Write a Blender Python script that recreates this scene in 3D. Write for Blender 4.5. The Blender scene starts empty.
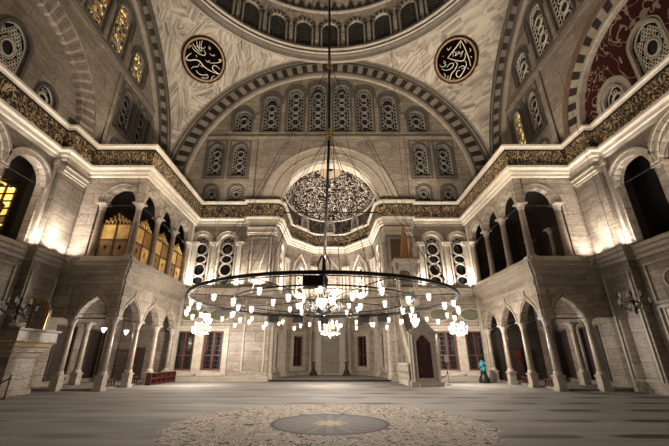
import bpy, bmesh, math, random
from math import sin, cos, pi, radians, sqrt
from mathutils import Vector, Matrix
from mathutils.geometry import tessellate_polygon
random.seed(7)
S = bpy.context.scene
COL = S.collection
YC = 13.4            # centre of the domed square, in metres from the camera

# ------------------------------------------------------------------ materials
def nt(name):
    m = bpy.data.materials.new(name); m.use_nodes = True
    t = m.node_tree; t.nodes.clear()
    o = t.nodes.new('ShaderNodeOutputMaterial'); b = t.nodes.new('ShaderNodeBsdfPrincipled')
    t.links.new(b.outputs[0], o.inputs[0])
    return m, t, b
def N(t, typ, **k):
    n = t.nodes.new(typ)
    for a, v in k.items(): setattr(n, a, v)
    return n
def setin(t, n, key, v):
    if hasattr(v, 'is_output') or isinstance(v, bpy.types.NodeSocket): t.links.new(v, n.inputs[key])
    else: n.inputs[key].default_value = v
def math_(t, op, a, b=0.0, c=None):
    n = N(t, 'ShaderNodeMath', operation=op); setin(t, n, 0, a); setin(t, n, 1, b)
    if c is not None: setin(t, n, 2, c)
    return n.outputs[0]
def mix(t, f, a, b, blend='MIX'):
    n = N(t, 'ShaderNodeMix', data_type='RGBA', blend_type=blend)
    setin(t, n, 0, f); setin(t, n, 6, a if not isinstance(a, tuple) else (*a, 1)[:4]); setin(t, n, 7, b if not isinstance(b, tuple) else (*b, 1)[:4])
    return n.outputs[2]
def pos(t):
    return N(t, 'ShaderNodeNewGeometry').outputs['Position']
def sep(t, v):
    n = N(t, 'ShaderNodeSeparateXYZ'); t.links.new(v, n.inputs[0]); return n.outputs
def comb(t, x, y, z):
    n = N(t, 'ShaderNodeCombineXYZ'); setin(t, n, 0, x); setin(t, n, 1, y); setin(t, n, 2, z); return n.outputs[0]
def noise(t, vec, scale, detail=4, rough=.55, dist=0):
    n = N(t, 'ShaderNodeTexNoise'); t.links.new(vec, n.inputs['Vector'])
    n.inputs['Scale'].default_value = scale; n.inputs['Detail'].default_value = detail
    n.inputs['Roughness'].default_value = rough; n.inputs['Distortion'].default_value = dist
    return n.outputs[0]
def ramp(t, f, stops):
    n = N(t, 'ShaderNodeValToRGB'); t.links.new(f, n.inputs[0]); e = n.color_ramp.elements
    while len(e) < len(stops): e.new(.5)
    for q, (p, c) in zip(e, stops):
        q.position = p; q.color = (*c, 1) if len(c) == 3 else c
    return n.outputs[0]
def scalev(t, v, s):
    n = N(t, 'ShaderNodeVectorMath', operation='MULTIPLY'); t.links.new(v, n.inputs[0]); n.inputs[1].default_value = s; return n.outputs[0]
def plain(name, c, rough=.6, metal=0, emit=None, es=0, var=.12, sc=3):
    m, t, b = nt(name)
    p = pos(t); f = noise(t, p, sc, 3)
    t.links.new(ramp(t, f, [(.3, tuple(v * (1 - var) for v in c)), (.7, tuple(min(1, v * (1 + var)) for v in c))]), b.inputs['Base Color'])
    b.inputs['Roughness'].default_value = rough; b.inputs['Metallic'].default_value = metal
    if emit:
        b.inputs['Emission Color'].default_value = (*emit, 1); b.inputs['Emission Strength'].default_value = es
    return m
def stone(name, c1, c2, joint=None, bw=1.7, bh=.75, vein=.35, rough=.45, js=.02):
    """veined marble; joint = colour of the block joints"""
    m, t, b = nt(name)
    p = pos(t); x, y, z = sep(t, p)
    big = noise(t, p, .35, 5, .6, .6)
    str_ = noise(t, scalev(t, p, (.7, .7, 3.2)), 1.1, 6, .65, 1.2)
    f = math_(t, 'MULTIPLY_ADD', str_, .65, math_(t, 'MULTIPLY', big, .45))
    col = ramp(t, f, [(.36, c2), (.52, tuple((a + d) / 2 for a, d in zip(c1, c2))), (.68, c1)])
    v = math_(t, 'ABSOLUTE', math_(t, 'SUBTRACT', noise(t, scalev(t, p, (.6, .6, 1.3)), 1.3, 7, .7, 1.5), .5))
    vf = ramp(t, v, [(0, (vein,) * 3), (.03, (0, 0, 0))])
    col = mix(t, vf, col, tuple(k * .45 for k in c2))
    if joint:
        br = N(t, 'ShaderNodeTexBrick'); br.offset = .5
        t.links.new(comb(t, math_(t, 'ADD', x, math_(t, 'MULTIPLY', y, .93)), z, 0), br.inputs['Vector'])
        br.inputs['Color1'].default_value = (1, 1, 1, 1); br.inputs['Color2'].default_value = (.74, .73, .72, 1)
        br.inputs['Mortar'].default_value = (*joint, 1); br.inputs['Scale'].default_value = 1
        br.inputs['Mortar Size'].default_value = js; br.inputs['Brick Width'].default_value = bw; br.inputs['Row Height'].default_value = bh
        br.inputs['Mortar Smooth'].default_value = .3
        col = mix(t, 1.0, col, br.outputs[0], 'MULTIPLY')
    t.links.new(col, b.inputs['Base Color']); b.inputs['Roughness'].default_value = rough
    return m
M = {}
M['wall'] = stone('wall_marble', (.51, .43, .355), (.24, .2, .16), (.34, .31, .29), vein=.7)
M['walldim'] = stone('grey_wall_marble', (.36, .305, .25), (.165, .137, .112), (.38, .36, .34), vein=.7)  # darkened copy of the wall marble; low side walls' dimness is in this colour
M['aisle'] = stone('shaded_aisle_marble', (.055, .044, .036), (.025, .02, .017), (.4, .4, .4))  # marble darkened so the shade of the gallery interiors sits in the colour
M['white'] = stone('white_marble', (.58, .52, .44), (.38, .33, .27), None, vein=.4)
M['band'] = stone('pale_band_marble', (.44, .385, .32), (.28, .24, .195), None, vein=.4)
M['grey'] = stone('grey_moulding_marble', (.12, .103, .088), (.06, .052, .045), None)
M['column'] = stone('column_marble', (.34, .265, .205), (.18, .138, .105), None, vein=.5, rough=.3)
M['vl'] = stone('pale_voussoir', (.36, .315, .26), (.22, .19, .155), None)
M['vd'] = stone('dark_voussoir', (.04, .034, .03), (.02, .017, .015), None)
M['brown'] = stone('brown_marble', (.20, .13, .085), (.10, .065, .045), None)
M['black'] = plain('black_iron', (.015, .014, .014), .45, .4)
M['iron'] = plain('dark_bronze', (.06, .05, .042), .4, .7)
M['wire'] = plain('steel_wire', (.05, .045, .04), .5, .6)
M['rim'] = plain('tan_rim', (.36, .23, .13), .5)
M['gold'] = plain('gilding', (.75, .5, .2), .35, .9, var=.3, sc=8)
M['glassdark'] = plain('night_glass', (.012, .012, .016), .15, 0)
M['redwood'] = plain('red_brown_wood', (.075, .02, .015), .4, 0, var=.35, sc=5)
M['redpaint'] = plain('red_paint', (.09, .01, .009), .5)
M['panely'] = plain('honey_panel', (.72, .45, .13), .4, 0, var=.3, sc=2.2)
M['panelb'] = plain('brown_panel', (.30, .16, .05), .45, 0, var=.3, sc=2.2)
M['panelf'] = plain('panel_frame_wood', (.10, .05, .022), .45)
M['spire'] = plain('ochre_spire', (.42, .20, .06), .5, .1, var=.25)
M['paper'] = plain('white_paper', (.8, .78, .74), .7, var=.04)
M['teal'] = plain('teal_cloth', (.02, .15, .19), .8, var=.35, sc=5)
M['curtain'] = plain('dark_curtain', (.035, .011, .011), .8, var=.5, sc=4)
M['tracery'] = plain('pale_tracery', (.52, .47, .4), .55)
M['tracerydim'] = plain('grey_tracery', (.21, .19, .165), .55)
M['darkwood_shade'] = plain('dark_wood_and_shade', (.022, .012, .01), .5)  # dark wood of doors, also the black of shaded gaps and depths
M['casement'] = plain('red_casement_wood', (.095, .028, .018), .45, var=.3)
M['bulb'] = plain('lit_bulb', (1, .95, .85), .4, 0, (1, .88, .70), 16, var=0)
M['bulbdim'] = plain('candle_bulb', (1, .95, .85), .4, 0, (1, .88, .70), 7, var=0)
M['cup'] = plain('lit_glass_cup', (.9, .88, .84), .25, 0, (1, .88, .7), 1.2, var=0)
M['goldlit'] = None
def glass(name, c, tr=.8):
    m, t, b = nt(name); b.inputs['Base Color'].default_value = (*c, 1); b.inputs['Roughness'].default_value = .08
    b.inputs['Transmission Weight'].default_value = tr; b.inputs['IOR'].default_value = 1.45
    return m
M['crystal'] = glass('crystal', (.95, .93, .9), .75)

def plaster():
    m, t, b = nt('brushed_plaster')
    p = pos(t)
    vo = N(t, 'ShaderNodeTexVoronoi', feature='F1'); vo.inputs['Scale'].default_value = .62
    wob = N(t, 'ShaderNodeVectorMath', operation='ADD'); t.links.new(p, wob.inputs[0])
    nz = N(t, 'ShaderNodeTexNoise'); t.links.new(p, nz.inputs['Vector']); nz.inputs['Scale'].default_value = .5
    t.links.new(scalev(t, nz.outputs['Color'], (3, 3, 3)), wob.inputs[1]); t.links.new(wob.outputs[0], vo.inputs['Vector'])
    r, g, bb = sep(t, vo.outputs['Color'])
    x, y, z = sep(t, p)
    a = math_(t, 'MULTIPLY', r, 6.283)
    h = math_(t, 'ADD', x, math_(t, 'MULTIPLY', y, .8))
    u = math_(t, 'ADD', math_(t, 'MULTIPLY', h, math_(t, 'COSINE', a)), math_(t, 'MULTIPLY', z, math_(t, 'SINE', a)))
    w = math_(t, 'SUBTRACT', math_(t, 'MULTIPLY', z, math_(t, 'COSINE', a)), math_(t, 'MULTIPLY', h, math_(t, 'SINE', a)))
    st = noise(t, comb(t, math_(t, 'MULTIPLY', u, .35), math_(t, 'MULTIPLY', w, 4.5), math_(t, 'MULTIPLY', g, 50)), 1, 3, .6)
    big = noise(t, p, .3, 3)
    f = math_(t, 'ADD', math_(t, 'MULTIPLY', st, .75), math_(t, 'MULTIPLY', big, .3))
    t.links.new(ramp(t, f, [(.36, (.13, .11, .09)), (.5, (.34, .295, .245)), (.62, (.54, .48, .40))]), b.inputs['Base Color'])
    b.inputs['Roughness'].default_value = .7
    return m
M['plaster'] = plaster()
def arabesque(name, dark, light, sc, thr=.5, metal=0.0, vec=None, wid=.06):
    """painted scrollwork: contour lines of a distorted noise"""
    m, t, b = nt(name)
    p = pos(t)
    n = noise(t, p, sc, 2, .45, 2.2)
    fr = math_(t, 'ABSOLUTE', math_(t, 'SUBTRACT', math_(t, 'FRACT', math_(t, 'MULTIPLY', n, 5)), .5))
    vo = N(t, 'ShaderNodeTexVoronoi', feature='F1'); t.links.new(p, vo.inputs['Vector']); vo.inputs['Scale'].default_value = sc * 1.6
    dots = math_(t, 'LESS_THAN', vo.outputs[0], .17)
    ln = math_(t, 'LESS_THAN', fr, wid * 2.2)
    f = math_(t, 'MAXIMUM', ln, dots)
    t.links.new(mix(t, f, dark, light), b.inputs['Base Color'])
    b.inputs['Roughness'].default_value = .9; b.inputs['Specular IOR Level'].default_value = .1
    if metal: t.links.new(math_(t, 'MULTIPLY', f, metal), b.inputs['Metallic'])
    return m
M['semidome'] = arabesque('painted_semidome', (.018, .013, .011), (.50, .44, .37), .8, wid=.052)
M['drum'] = arabesque('painted_drum', (.018, .013, .012), (.20, .165, .14), 1.6, wid=.05)
M['redfresco'] = arabesque('red_fresco', (.045, .012, .011), (.26, .19, .15), .42, wid=.03)
M['domepaint'] = arabesque('dome_paint', (.40, .33, .24), (.05, .042, .035), .9, wid=.05)
def frieze():
    m, t, b = nt('gilded_inscription')
    p = pos(t); x, y, z = sep(t, p)
    h = math_(t, 'ADD', x, math_(t, 'MULTIPLY', y, .97))
    v = comb(t, h, math_(t, 'MULTIPLY', z, .8), 0)
    n = noise(t, v, 1.35, 2, .5, 2.4)
    fr = math_(t, 'ABSOLUTE', math_(t, 'SUBTRACT', math_(t, 'FRACT', math_(t, 'MULTIPLY', n, 5)), .5))
    n2 = noise(t, comb(t, math_(t, 'MULTIPLY', h, 2.4), z, 5), 1.4, 1, .5, .8)
    up = math_(t, 'LESS_THAN', math_(t, 'ABSOLUTE', math_(t, 'SUBTRACT', math_(t, 'FRACT', math_(t, 'MULTIPLY', n2, 5)), .5)), .075)
    ln = math_(t, 'LESS_THAN', fr, .085)
    f = math_(t, 'MAXIMUM', ln, up)
    # keep the letters off the band's two edges
    mid = math_(t, 'LESS_THAN', math_(t, 'ABSOLUTE', math_(t, 'SUBTRACT', z, 14.55)), .52)
    f = math_(t, 'MULTIPLY', f, mid)
    t.links.new(mix(t, f, (.010, .008, .006), (.66, .49, .28)), b.inputs['Base Color'])
    t.links.new(math_(t, 'MULTIPLY', f, .45), b.inputs['Metallic']); b.inputs['Roughness'].default_value = .42
    return m
M['frieze'] = frieze()
def litpane(name, c1, c2, sc, s):
    m, t, b = nt(name); p = pos(t)
    vo = N(t, 'ShaderNodeTexVoronoi', feature='F1'); t.links.new(p, vo.inputs['Vector']); vo.inputs['Scale'].default_value = sc
    c = ramp(t, sep(t, vo.outputs['Color'])[0], [(.25, (.01, .006, .002)), (.6, c1), (.95, c2)])
    t.links.new(c, b.inputs['Base Color']); t.links.new(c, b.inputs['Emission Color']); b.inputs['Emission Strength'].default_value = s
    return m
M['goldlit'] = litpane('lit_amber_glass', (.35, .17, .03), (.95, .68, .25), 4.2, .28)
def carpet():
    m, t, b = nt('prayer_carpet'); p = pos(t); x, y, z = sep(t, p)
    st = noise(t, scalev(t, p, (.12, .9, 1)), 1.2, 4, .6)
    pt = noise(t, scalev(t, p, (.28, .5, 1)), .5, 2, .5, .3)
    base = ramp(t, st, [(.3, (.15, .141, .134)), (.7, (.29, .27, .252))])
    # worn dark patches lying in rows
    ry = math_(t, 'MULTIPLY_ADD', y, .476, .07)
    rx = math_(t, 'ADD', math_(t, 'MULTIPLY', x, .36), math_(t, 'MULTIPLY', math_(t, 'FLOOR', ry), .37))
    rx = math_(t, 'ADD', rx, math_(t, 'MULTIPLY', noise(t, p, .6, 2), .5))
    ex = math_(t, 'DIVIDE', math_(t, 'SUBTRACT', math_(t, 'FRACT', rx), .5), .42)
    ey = math_(t, 'DIVIDE', math_(t, 'SUBTRACT', math_(t, 'FRACT', math_(t, 'ADD', ry, math_(t, 'MULTIPLY', st, .12))), .5), .15)
    el = math_(t, 'ADD', math_(t, 'MULTIPLY', ex, ex), math_(t, 'MULTIPLY', ey, ey))
    wear = math_(t, 'MULTIPLY', ramp(t, el, [(.3, (1, 1, 1)), (.95, (0, 0, 0))]), ramp(t, pt, [(.38, (.35, .35, .35)), (.52, (1, 1, 1))]))
    wear = math_(t, 'MULTIPLY', wear, ramp(t, math_(t, 'MULTIPLY_ADD', x, .08, .4), [(.25, (.4, .4, .4)), (.65, (1, 1, 1))]))
    base = mix(t, wear, base, (.03, .027, .026))
    # medallion
    dx = x; dy = math_(t, 'SUBTRACT', y, 10.95)
    r = math_(t, 'SQRT', math_(t, 'ADD', math_(t, 'MULTIPLY', dx, dx), math_(t, 'MULTIPLY', dy, dy)))
    ang = math_(t, 'ARCTAN2', dy, dx)
    rim = math_(t, 'ADD', 4.35, math_(t, 'MULTIPLY', math_(t, 'COSINE', math_(t, 'MULTIPLY', ang, 24)), .12))
    inm = math_(t, 'LESS_THAN', r, rim)
    n = noise(t, p, 1.3, 2, .5, 2.6)
    fr = math_(t, 'ABSOLUTE', math_(t, 'SUBTRACT', math_(t, 'FRACT', math_(t, 'MULTIPLY', n, 5)), .5))
    med = ramp(t, fr, [(.1, (.035, .025, .022)), (.17, (.43, .38, .32)), (.3, (.52, .46, .39)), (.42, (.25, .20, .17))])
    vo = N(t, 'ShaderNodeTexVoronoi', feature='F1'); t.links.new(p, vo.inputs['Vector']); vo.inputs['Scale'].default_value = 1.9
    med = mix(t, math_(t, 'LESS_THAN', vo.outputs[0], .15), med, (.17, .055, .04))
    c = mix(t, inm, base, med)
    disc = math_(t, 'LESS_THAN', r, 1.55)
    petal = math_(t, 'LESS_THAN', r, math_(t, 'ADD', 1.0, math_(t, 'MULTIPLY', math_(t, 'COSINE', math_(t, 'MULTIPLY', ang, 16)), .42)))
    dc = mix(t, math_(t, 'MULTIPLY', petal, .3), (.13, .125, .13), (.30, .265, .225))
    star = math_(t, 'LESS_THAN', r, math_(t, 'ADD', .38, math_(t, 'MULTIPLY', math_(t, 'COSINE', math_(t, 'MULTIPLY', ang, 8)), .12)))
    dc = mix(t, star, dc, (.40, .33, .23))
    c = mix(t, disc, c, dc)
    ring = math_(t, 'LESS_THAN', math_(t, 'ABSOLUTE', math_(t, 'SUBTRACT', r, 1.6)), .06)
    c = mix(t, ring, c, (.06, .05, .055))
    t.links.new(c, b.inputs['Base Color']); b.inputs['Roughness'].default_value = .85
    b.inputs['Specular IOR Level'].default_value = .3
    return m
M['carpet'] = carpet()
M['floor'] = stone('floor_marble', (.3, .26, .22), (.2, .17, .15), (.6, .6, .6))

# ------------------------------------------------------------------ mesh building
class MB:
    def __init__(s): s.v = []; s.f = []; s.m = []; s.sm = []
    def add(s, vs, fs, mi=0, smooth=False):
        o = len(s.v); s.v += [tuple(v) for v in vs]
        for f in fs: s.f.append([o + i for i in f]); s.m.append(mi); s.sm.append(smooth)
        return s
    def box(s, x0, x1, y0, y1, z0, z1, mi=0):
        v = [(x, y, z) for z in (z0, z1) for y in (y0, y1) for x in (x0, x1)]
        return s.add(v, [(0, 2, 3, 1), (4, 5, 7, 6), (0, 1, 5, 4), (2, 6, 7, 3), (0, 4, 6, 2), (1, 3, 7, 5)], mi)
    def plate(s, outer, holes, d0, d1, mi=0):
        """polygon in (u, w) with holes, thick from depth d0 to d1"""
        loops = [outer] + list(holes)
        tris = tessellate_polygon([[Vector((a, b, 0)) for a, b in l] for l in loops])
        flat = [q for l in loops for q in l]; n = len(flat)
        vs = [(a, d0, b) for a, b in flat] + [(a, d1, b) for a, b in flat]
        fs = [tuple(t) for t in tris] + [tuple(i + n for i in reversed(t)) for t in tris]
        o = 0
        for l in loops:
            k = len(l)
            for i in range(k):
                j = (i + 1) % k; fs.append((o + i, o + j, o + j + n, o + i + n))
            o += k
        return s.add(vs, fs, mi)
    def lathe(s, prof, c=(0, 0, 0), seg=16, mi=0, a0=0, a1=2 * pi, smooth=True):
        full = abs(a1 - a0 - 2 * pi) < 1e-6; k = seg if full else seg + 1
        vs = [(c[0] + r * cos(a0 + (a1 - a0) * i / seg), c[1] + r * sin(a0 + (a1 - a0) * i / seg), c[2] + z) for r, z in prof for i in range(k)]
        fs = []
        for j in range(len(prof) - 1):
            for i in range(seg):
                i2 = (i + 1) % k; fs.append((j * k + i, j * k + i2, (j + 1) * k + i2, (j + 1) * k + i))
        return s.add(vs, fs, mi, smooth)
    def tube(s, pts, r, seg=6, mi=0, closed=False, flat=1.0):
        pts = [Vector(p) for p in pts]; n = len(pts); vs = []; up = None
        for i, p in enumerate(pts):
            a = pts[(i - 1) % n] if closed or i else p; b = pts[(i + 1) % n] if closed or i < n - 1 else p
            t = (b - a).normalized()
            if up is None:
                up = Vector((0, 0, 1)) if abs(t.z) < .9 else Vector((0, 1, 0))
            x = t.cross(up)
            if x.length < 1e-4: x = t.cross(Vector((1, 0, 0)))
            x.normalize(); yv = x.cross(t).normalized(); up = yv
            rr = r[i] if isinstance(r, (list, tuple)) else r
            vs += [p + x * (rr * cos(2 * pi * k / seg)) + yv * (rr * flat * sin(2 * pi * k / seg)) for k in range(seg)]
        fs = []
        for i in range(n if closed else n - 1):
            j = (i + 1) % n
            for k in range(seg):
                k2 = (k + 1) % seg; fs.append((i * seg + k, i * seg + k2, j * seg + k2, j * seg + k))
        if not closed:
            fs.append(tuple(range(seg))); fs.append(tuple((n - 1) * seg + k for k in range(seg)))
        return s.add(vs, fs, mi, True)
    def arcband(s, uc, wc, r0, r1, d0, d1, a0, a1, n, mis=(0,), gap=0):
        """voussoirs: n wedge blocks between two radii"""
        for i in range(n):
            t0 = a0 + (a1 - a0) * i / n + gap; t1 = a0 + (a1 - a0) * (i + 1) / n - gap
            v = []
            for d in (d0, d1):
                for r in (r0, r1):
                    for q in (t0, t1): v.append((uc + r * cos(q), d, wc + r * sin(q)))
            s.add(v, [(0, 1, 3, 2), (4, 6, 7, 5), (0, 4, 5, 1), (2, 3, 7, 6), (0, 2, 6, 4), (1, 5, 7, 3)], mis[i % len(mis)])
        return s
    def ribbon(s, line, w, d0, d1, mi=0):
        """moulding of width w following an open (u, w) line, between depths"""
        n = len(line); L = []; R = []
        for i, (a, b) in enumerate(line):
            p = line[max(0, i - 1)]; q = line[min(n - 1, i + 1)]
            tx, ty = q[0] - p[0], q[1] - p[1]; l = math.hypot(tx, ty) or 1
            L.append((a - ty / l * w / 2, b + tx / l * w / 2)); R.append((a + ty / l * w / 2, b - tx / l * w / 2))
        for i in range(n - 1):
            v = [(p[0], d, p[1]) for d in (d0, d1) for p in (L[i], R[i], R[i + 1], L[i + 1])]
            s.add(v, [(0, 1, 2, 3), (7, 6, 5, 4), (0, 4, 5, 1), (1, 5, 6, 2), (2, 6, 7, 3), (3, 7, 4, 0)], mi)
        return s
    def ball(s, c, r, seg=10, rings=6, mi=0, sz=1.0):
        return s.lathe([(r * sin(pi * i / rings) + 1e-4, -r * sz * cos(pi * i / rings)) for i in range(rings + 1)], c, seg, mi)
    def oct(s, c, r, h, mi=0):
        x, y, z = c
        return s.add([(x - r, y, z), (x, y - r, z), (x + r, y, z), (x, y + r, z), (x, y, z + h), (x, y, z - h)],
                     [(0, 1, 4), (1, 2, 4), (2, 3, 4), (3, 0, 4), (1, 0, 5), (2, 1, 5), (3, 2, 5), (0, 3, 5)], mi)
    def xf(s, m):
        s.v = [tuple(m @ Vector(v)) for v in s.v]; return s
    def mesh(s, name, mats):
        me = bpy.data.meshes.new(name); me.from_pydata(s.v, [], s.f)
        for m in (mats if isinstance(mats, (list, tuple)) else [mats]): me.materials.append(M[m] if isinstance(m, str) else m)
        me.polygons.foreach_set('material_index', s.m); me.polygons.foreach_set('use_smooth', s.sm); me.update()
        b = bmesh.new(); b.from_mesh(me); bmesh.ops.recalc_face_normals(b, faces=b.faces); b.to_mesh(me); b.free()
        return me
    def build(s, name, mats, parent=None, local=False):
        """world-authored unless local; the mesh ends up in its thing's own frame"""
        loc = None
        if parent is not None:
            if not local:
                inv = wm(parent).inverted(); s.v = [tuple(inv @ Vector(v)) for v in s.v]
        elif not local:
            xs, ys, zs = zip(*s.v); loc = Vector(((min(xs) + max(xs)) / 2, (min(ys) + max(ys)) / 2, min(zs)))
            s.v = [(a - loc.x, b - loc.y, c - loc.z) for a, b, c in s.v]
        o = bpy.data.objects.new(name, s.mesh(name, mats)); COL.objects.link(o)
        if parent is not None: o.parent = parent
        elif loc is not None: o.location = loc
        return o
def wm(o):
    m = o.matrix_basis.copy()
    while o.parent: o = o.parent; m = o.matrix_basis @ m
    return m
def tag(o, label, cat, group=None, kind=None):
    o['label'] = label; o['category'] = cat
    if group: o['group'] = group
    if kind: o['kind'] = kind
    return o
def thing(name, loc, label=None, cat=None, group=None, rz=0):
    o = bpy.data.objects.new(name, None); COL.objects.link(o); o.location = loc; o.rotation_euler = (0, 0, rz)
    o.empty_display_size = .3
    if label: tag(o, label, cat, group)
    return o
def struct(o): o['kind'] = 'structure'; return o
def copy_tree(o, parent=None):
    c = o.copy(); COL.objects.link(c); c.parent = parent
    for ch in list(o.children): copy_tree(ch, c)
    return c
_n = {}
def num(k): _n[k] = _n.get(k, 0) + 1; return '%s_%d' % (k, _n[k])

# wall frames: local x along the wall, y into the wall, z up
FB = Matrix.Translation((0, 29.8, 0))
FL = Matrix.Translation((-16.6, YC, 0)) @ Matrix.Rotation(pi / 2, 4, 'Z')
FR = Matrix.Translation((16.6, YC, 0)) @ Matrix.Rotation(-pi / 2, 4, 'Z')
def frame_empty(name, m):
    o = bpy.data.objects.new(name, None); COL.objects.link(o); o.matrix_world = m; o.matrix_basis = m; o.empty_display_size = .3
    return o

# ------------------------------------------------------------------ outlines in (u, w)
def arc(uc, wc, r, a0, a1, n, sy=1.0): return [(uc + r * cos(a0 + (a1 - a0) * i / n), wc + r * sy * sin(a0 + (a1 - a0) * i / n)) for i in range(n + 1)]
def rect(u0, u1, w0, w1): return [(u0, w0), (u1, w0), (u1, w1), (u0, w1)]
def roundwin(uc, w0, W, H, n=12, g=0):
    r = W / 2 + g
    return [(uc - r, w0 - g), (uc + r, w0 - g)] + arc(uc, w0 + H - W / 2, r, 0, pi, n)
def pointcurve(uc, ws, hw, rise, n=8):
    """pointed arch from right springing to left springing"""
    R = (hw * hw + rise * rise) / (2 * hw); c = hw - R; am = math.atan2(rise, -c)
    right = [(uc + c + R * cos(am * i / n), ws + R * sin(am * i / n)) for i in range(n + 1)]
    return right + [(2 * uc - a, b) for a, b in reversed(right[:-1])]
def ogeecurve(uc, ws, hw, rise, n=10):
    pts = []
    for i in range(n + 1):
        q = i / n
        a = hw * (1 - q ** 1.6) if q < .7 else hw * (1 - .7 ** 1.6) * ((1 - q) / .3) ** 1.5
        pts.append((uc + a, ws + rise * q ** .9))
    return pts + [(2 * uc - a, b) for a, b in reversed(pts[:-1])]
def pointwin(uc, w0, W, H, g=0, rise=None):
    rise = rise or W * .62
    return [(uc - W / 2 - g, w0 - g), (uc + W / 2 + g, w0 - g)] + pointcurve(uc, w0 + H - rise, W / 2 + g, rise + g)
def ell(uc, wc, a, b, n=14): return [(uc + a * cos(2 * pi * i / n), wc + b * sin(2 * pi * i / n)) for i in range(n)]
# ------------------------------------------------------------------ the setting
def sweep(path, prof, mi=0, b=None):
    """profile (offset to the right of the path, z) swept along a plan polyline with mitred corners"""
    b = b or MB(); P = [Vector(p) for p in path]; n = len(P); k = len(prof); vs = []
    for i, p in enumerate(P):
        d0 = (P[i] - P[i - 1]).normalized() if i else None
        d1 = (P[i + 1] - P[i]).normalized() if i < n - 1 else None
        d0 = d0 or d1; d1 = d1 or d0
        n0 = Vector((d0.y, -d0.x)); n1 = Vector((d1.y, -d1.x)); m = (n0 + n1)
        m = m / max(.2, 1 + n0.dot(n1))
        vs += [(p.x + m.x * o, p.y + m.y * o, z) for o, z in prof]
    fs = [(i * k + j, i * k + (j + 1) % k, (i + 1) * k + (j + 1) % k, (i + 1) * k + j) for i in range(n - 1) for j in range(k)]
    fs += [tuple(range(k)), tuple((n - 1) * k + j for j in range(k))]
    return b.add(vs, fs, mi)
# plan of the interior at cornice height: left, far side with the apse, right
HALF = [(-17, -3.0), (-17, 18.4), (-16.5, 18.4), (-16.5, 20.55), (-12.45, 20.55), (-12.45, 29.8), (-7.4, 29.8), (-7.4, 29.4), (-5.0, 29.4),
        (-4.7, 29.8), (-4.55, 35.0), (-1.9, 38.6)]
PATH = HALF + [(-x, y) for x, y in reversed(HALF)]
LOWP = [(-0.02, 13.15), (.12, 13.2), (.14, 13.38), (.24, 13.42), (.28, 13.62), (.42, 13.72), (.44, 13.88), (-.02, 13.9)]
FRZP = [(-.02, 13.9), (.12, 13.9), (.2, 14.5), (.34, 15.2), (-.02, 15.2)]
TOPP = [(-.02, 15.2), (.38, 15.2), (.42, 15.3), (.52, 15.36), (.54, 15.5), (.0, 15.52), (-.02, 15.52)]
struct(sweep(PATH, LOWP).build(num('trim'), 'white'))
struct(sweep(PATH, FRZP).build(num('trim'), 'frieze'))
struct(sweep(PATH, TOPP).build(num('trim'), 'white'))
# ledge that carries the wall lights, with the wainscot moulding under it
LP = [(-17, -3.0), (-17, 18.4), (-16.5, 18.4), (-16.5, 20.45), (-15.9, 20.45)]
LEDG = [(-.02, 6.75), (.1, 6.8), (.12, 6.95), (.3, 7.05), (.34, 7.2), (.5, 7.25), (.52, 7.42), (-.02, 7.45)]
for pth in (LP, [(-x, y) for x, y in reversed(LP)]): struct(sweep(pth, LEDG).build(num('trim'), 'band'))
BP = [(-12.3, 29.8), (-7.4, 29.8), (-7.4, 29.4), (-5.0, 29.4), (-5.0, 29.8), (-4.65, 35.0), (-1.9, 38.6)]
LEDB = [(-.02, 6.7), (.08, 6.72), (.1, 6.9), (.2, 6.98), (.24, 7.15), (.36, 7.2), (.38, 7.35), (-.02, 7.38)]
BPF = BP + [(-x, y) for x, y in reversed(BP)]
struct(sweep(BPF, LEDB).build(num('trim'), 'white'))
# string course under the row of ovals
struct(sweep(BPF, [(-.02, 4.25), (.1, 4.27), (.16, 4.4), (.16, 4.5), (-.02, 4.52)]).build(num('trim'), 'band'))
struct(sweep([(-16.4, 29.8)] + BPF[1:-1] + [(16.4, 29.8)], [(-.02, 0), (.16, 0), (.16, .3), (.1, .38), (-.02, .4)]).build('baseboard_far', 'band'))

# floor
f = MB().box(-21, 21, -3.4, 41, -.3, 0); struct(f.build('floor', 'floor'))
tag(MB().box(-16.3, 16.3, -3.0, 29.3, 0.004, .02).build('carpet', 'carpet'),
    'grey brown prayer carpet with a large round floral medallion covering the floor', 'carpet')
# step up into the apse
st = MB(); pts = [(-5.0, 29.75), (-4.65, 35.0), (-1.9, 38.6), (1.9, 38.6), (4.65, 35.0), (5.0, 29.75)]
vs = [(x, y, z) for z in (0, .13) for x, y in pts]; n = 6
st.add(vs, [tuple(range(n)), tuple(range(n, 2 * n))] + [(i, (i + 1) % n, (i + 1) % n + n, i + n) for i in range(n)])
struct(st.build(num('trim'), 'carpet'))
struct(MB().box(-5.0, 5.0, 29.62, 29.75, 0.02, .135).build(num('trim'), 'black'))

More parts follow.
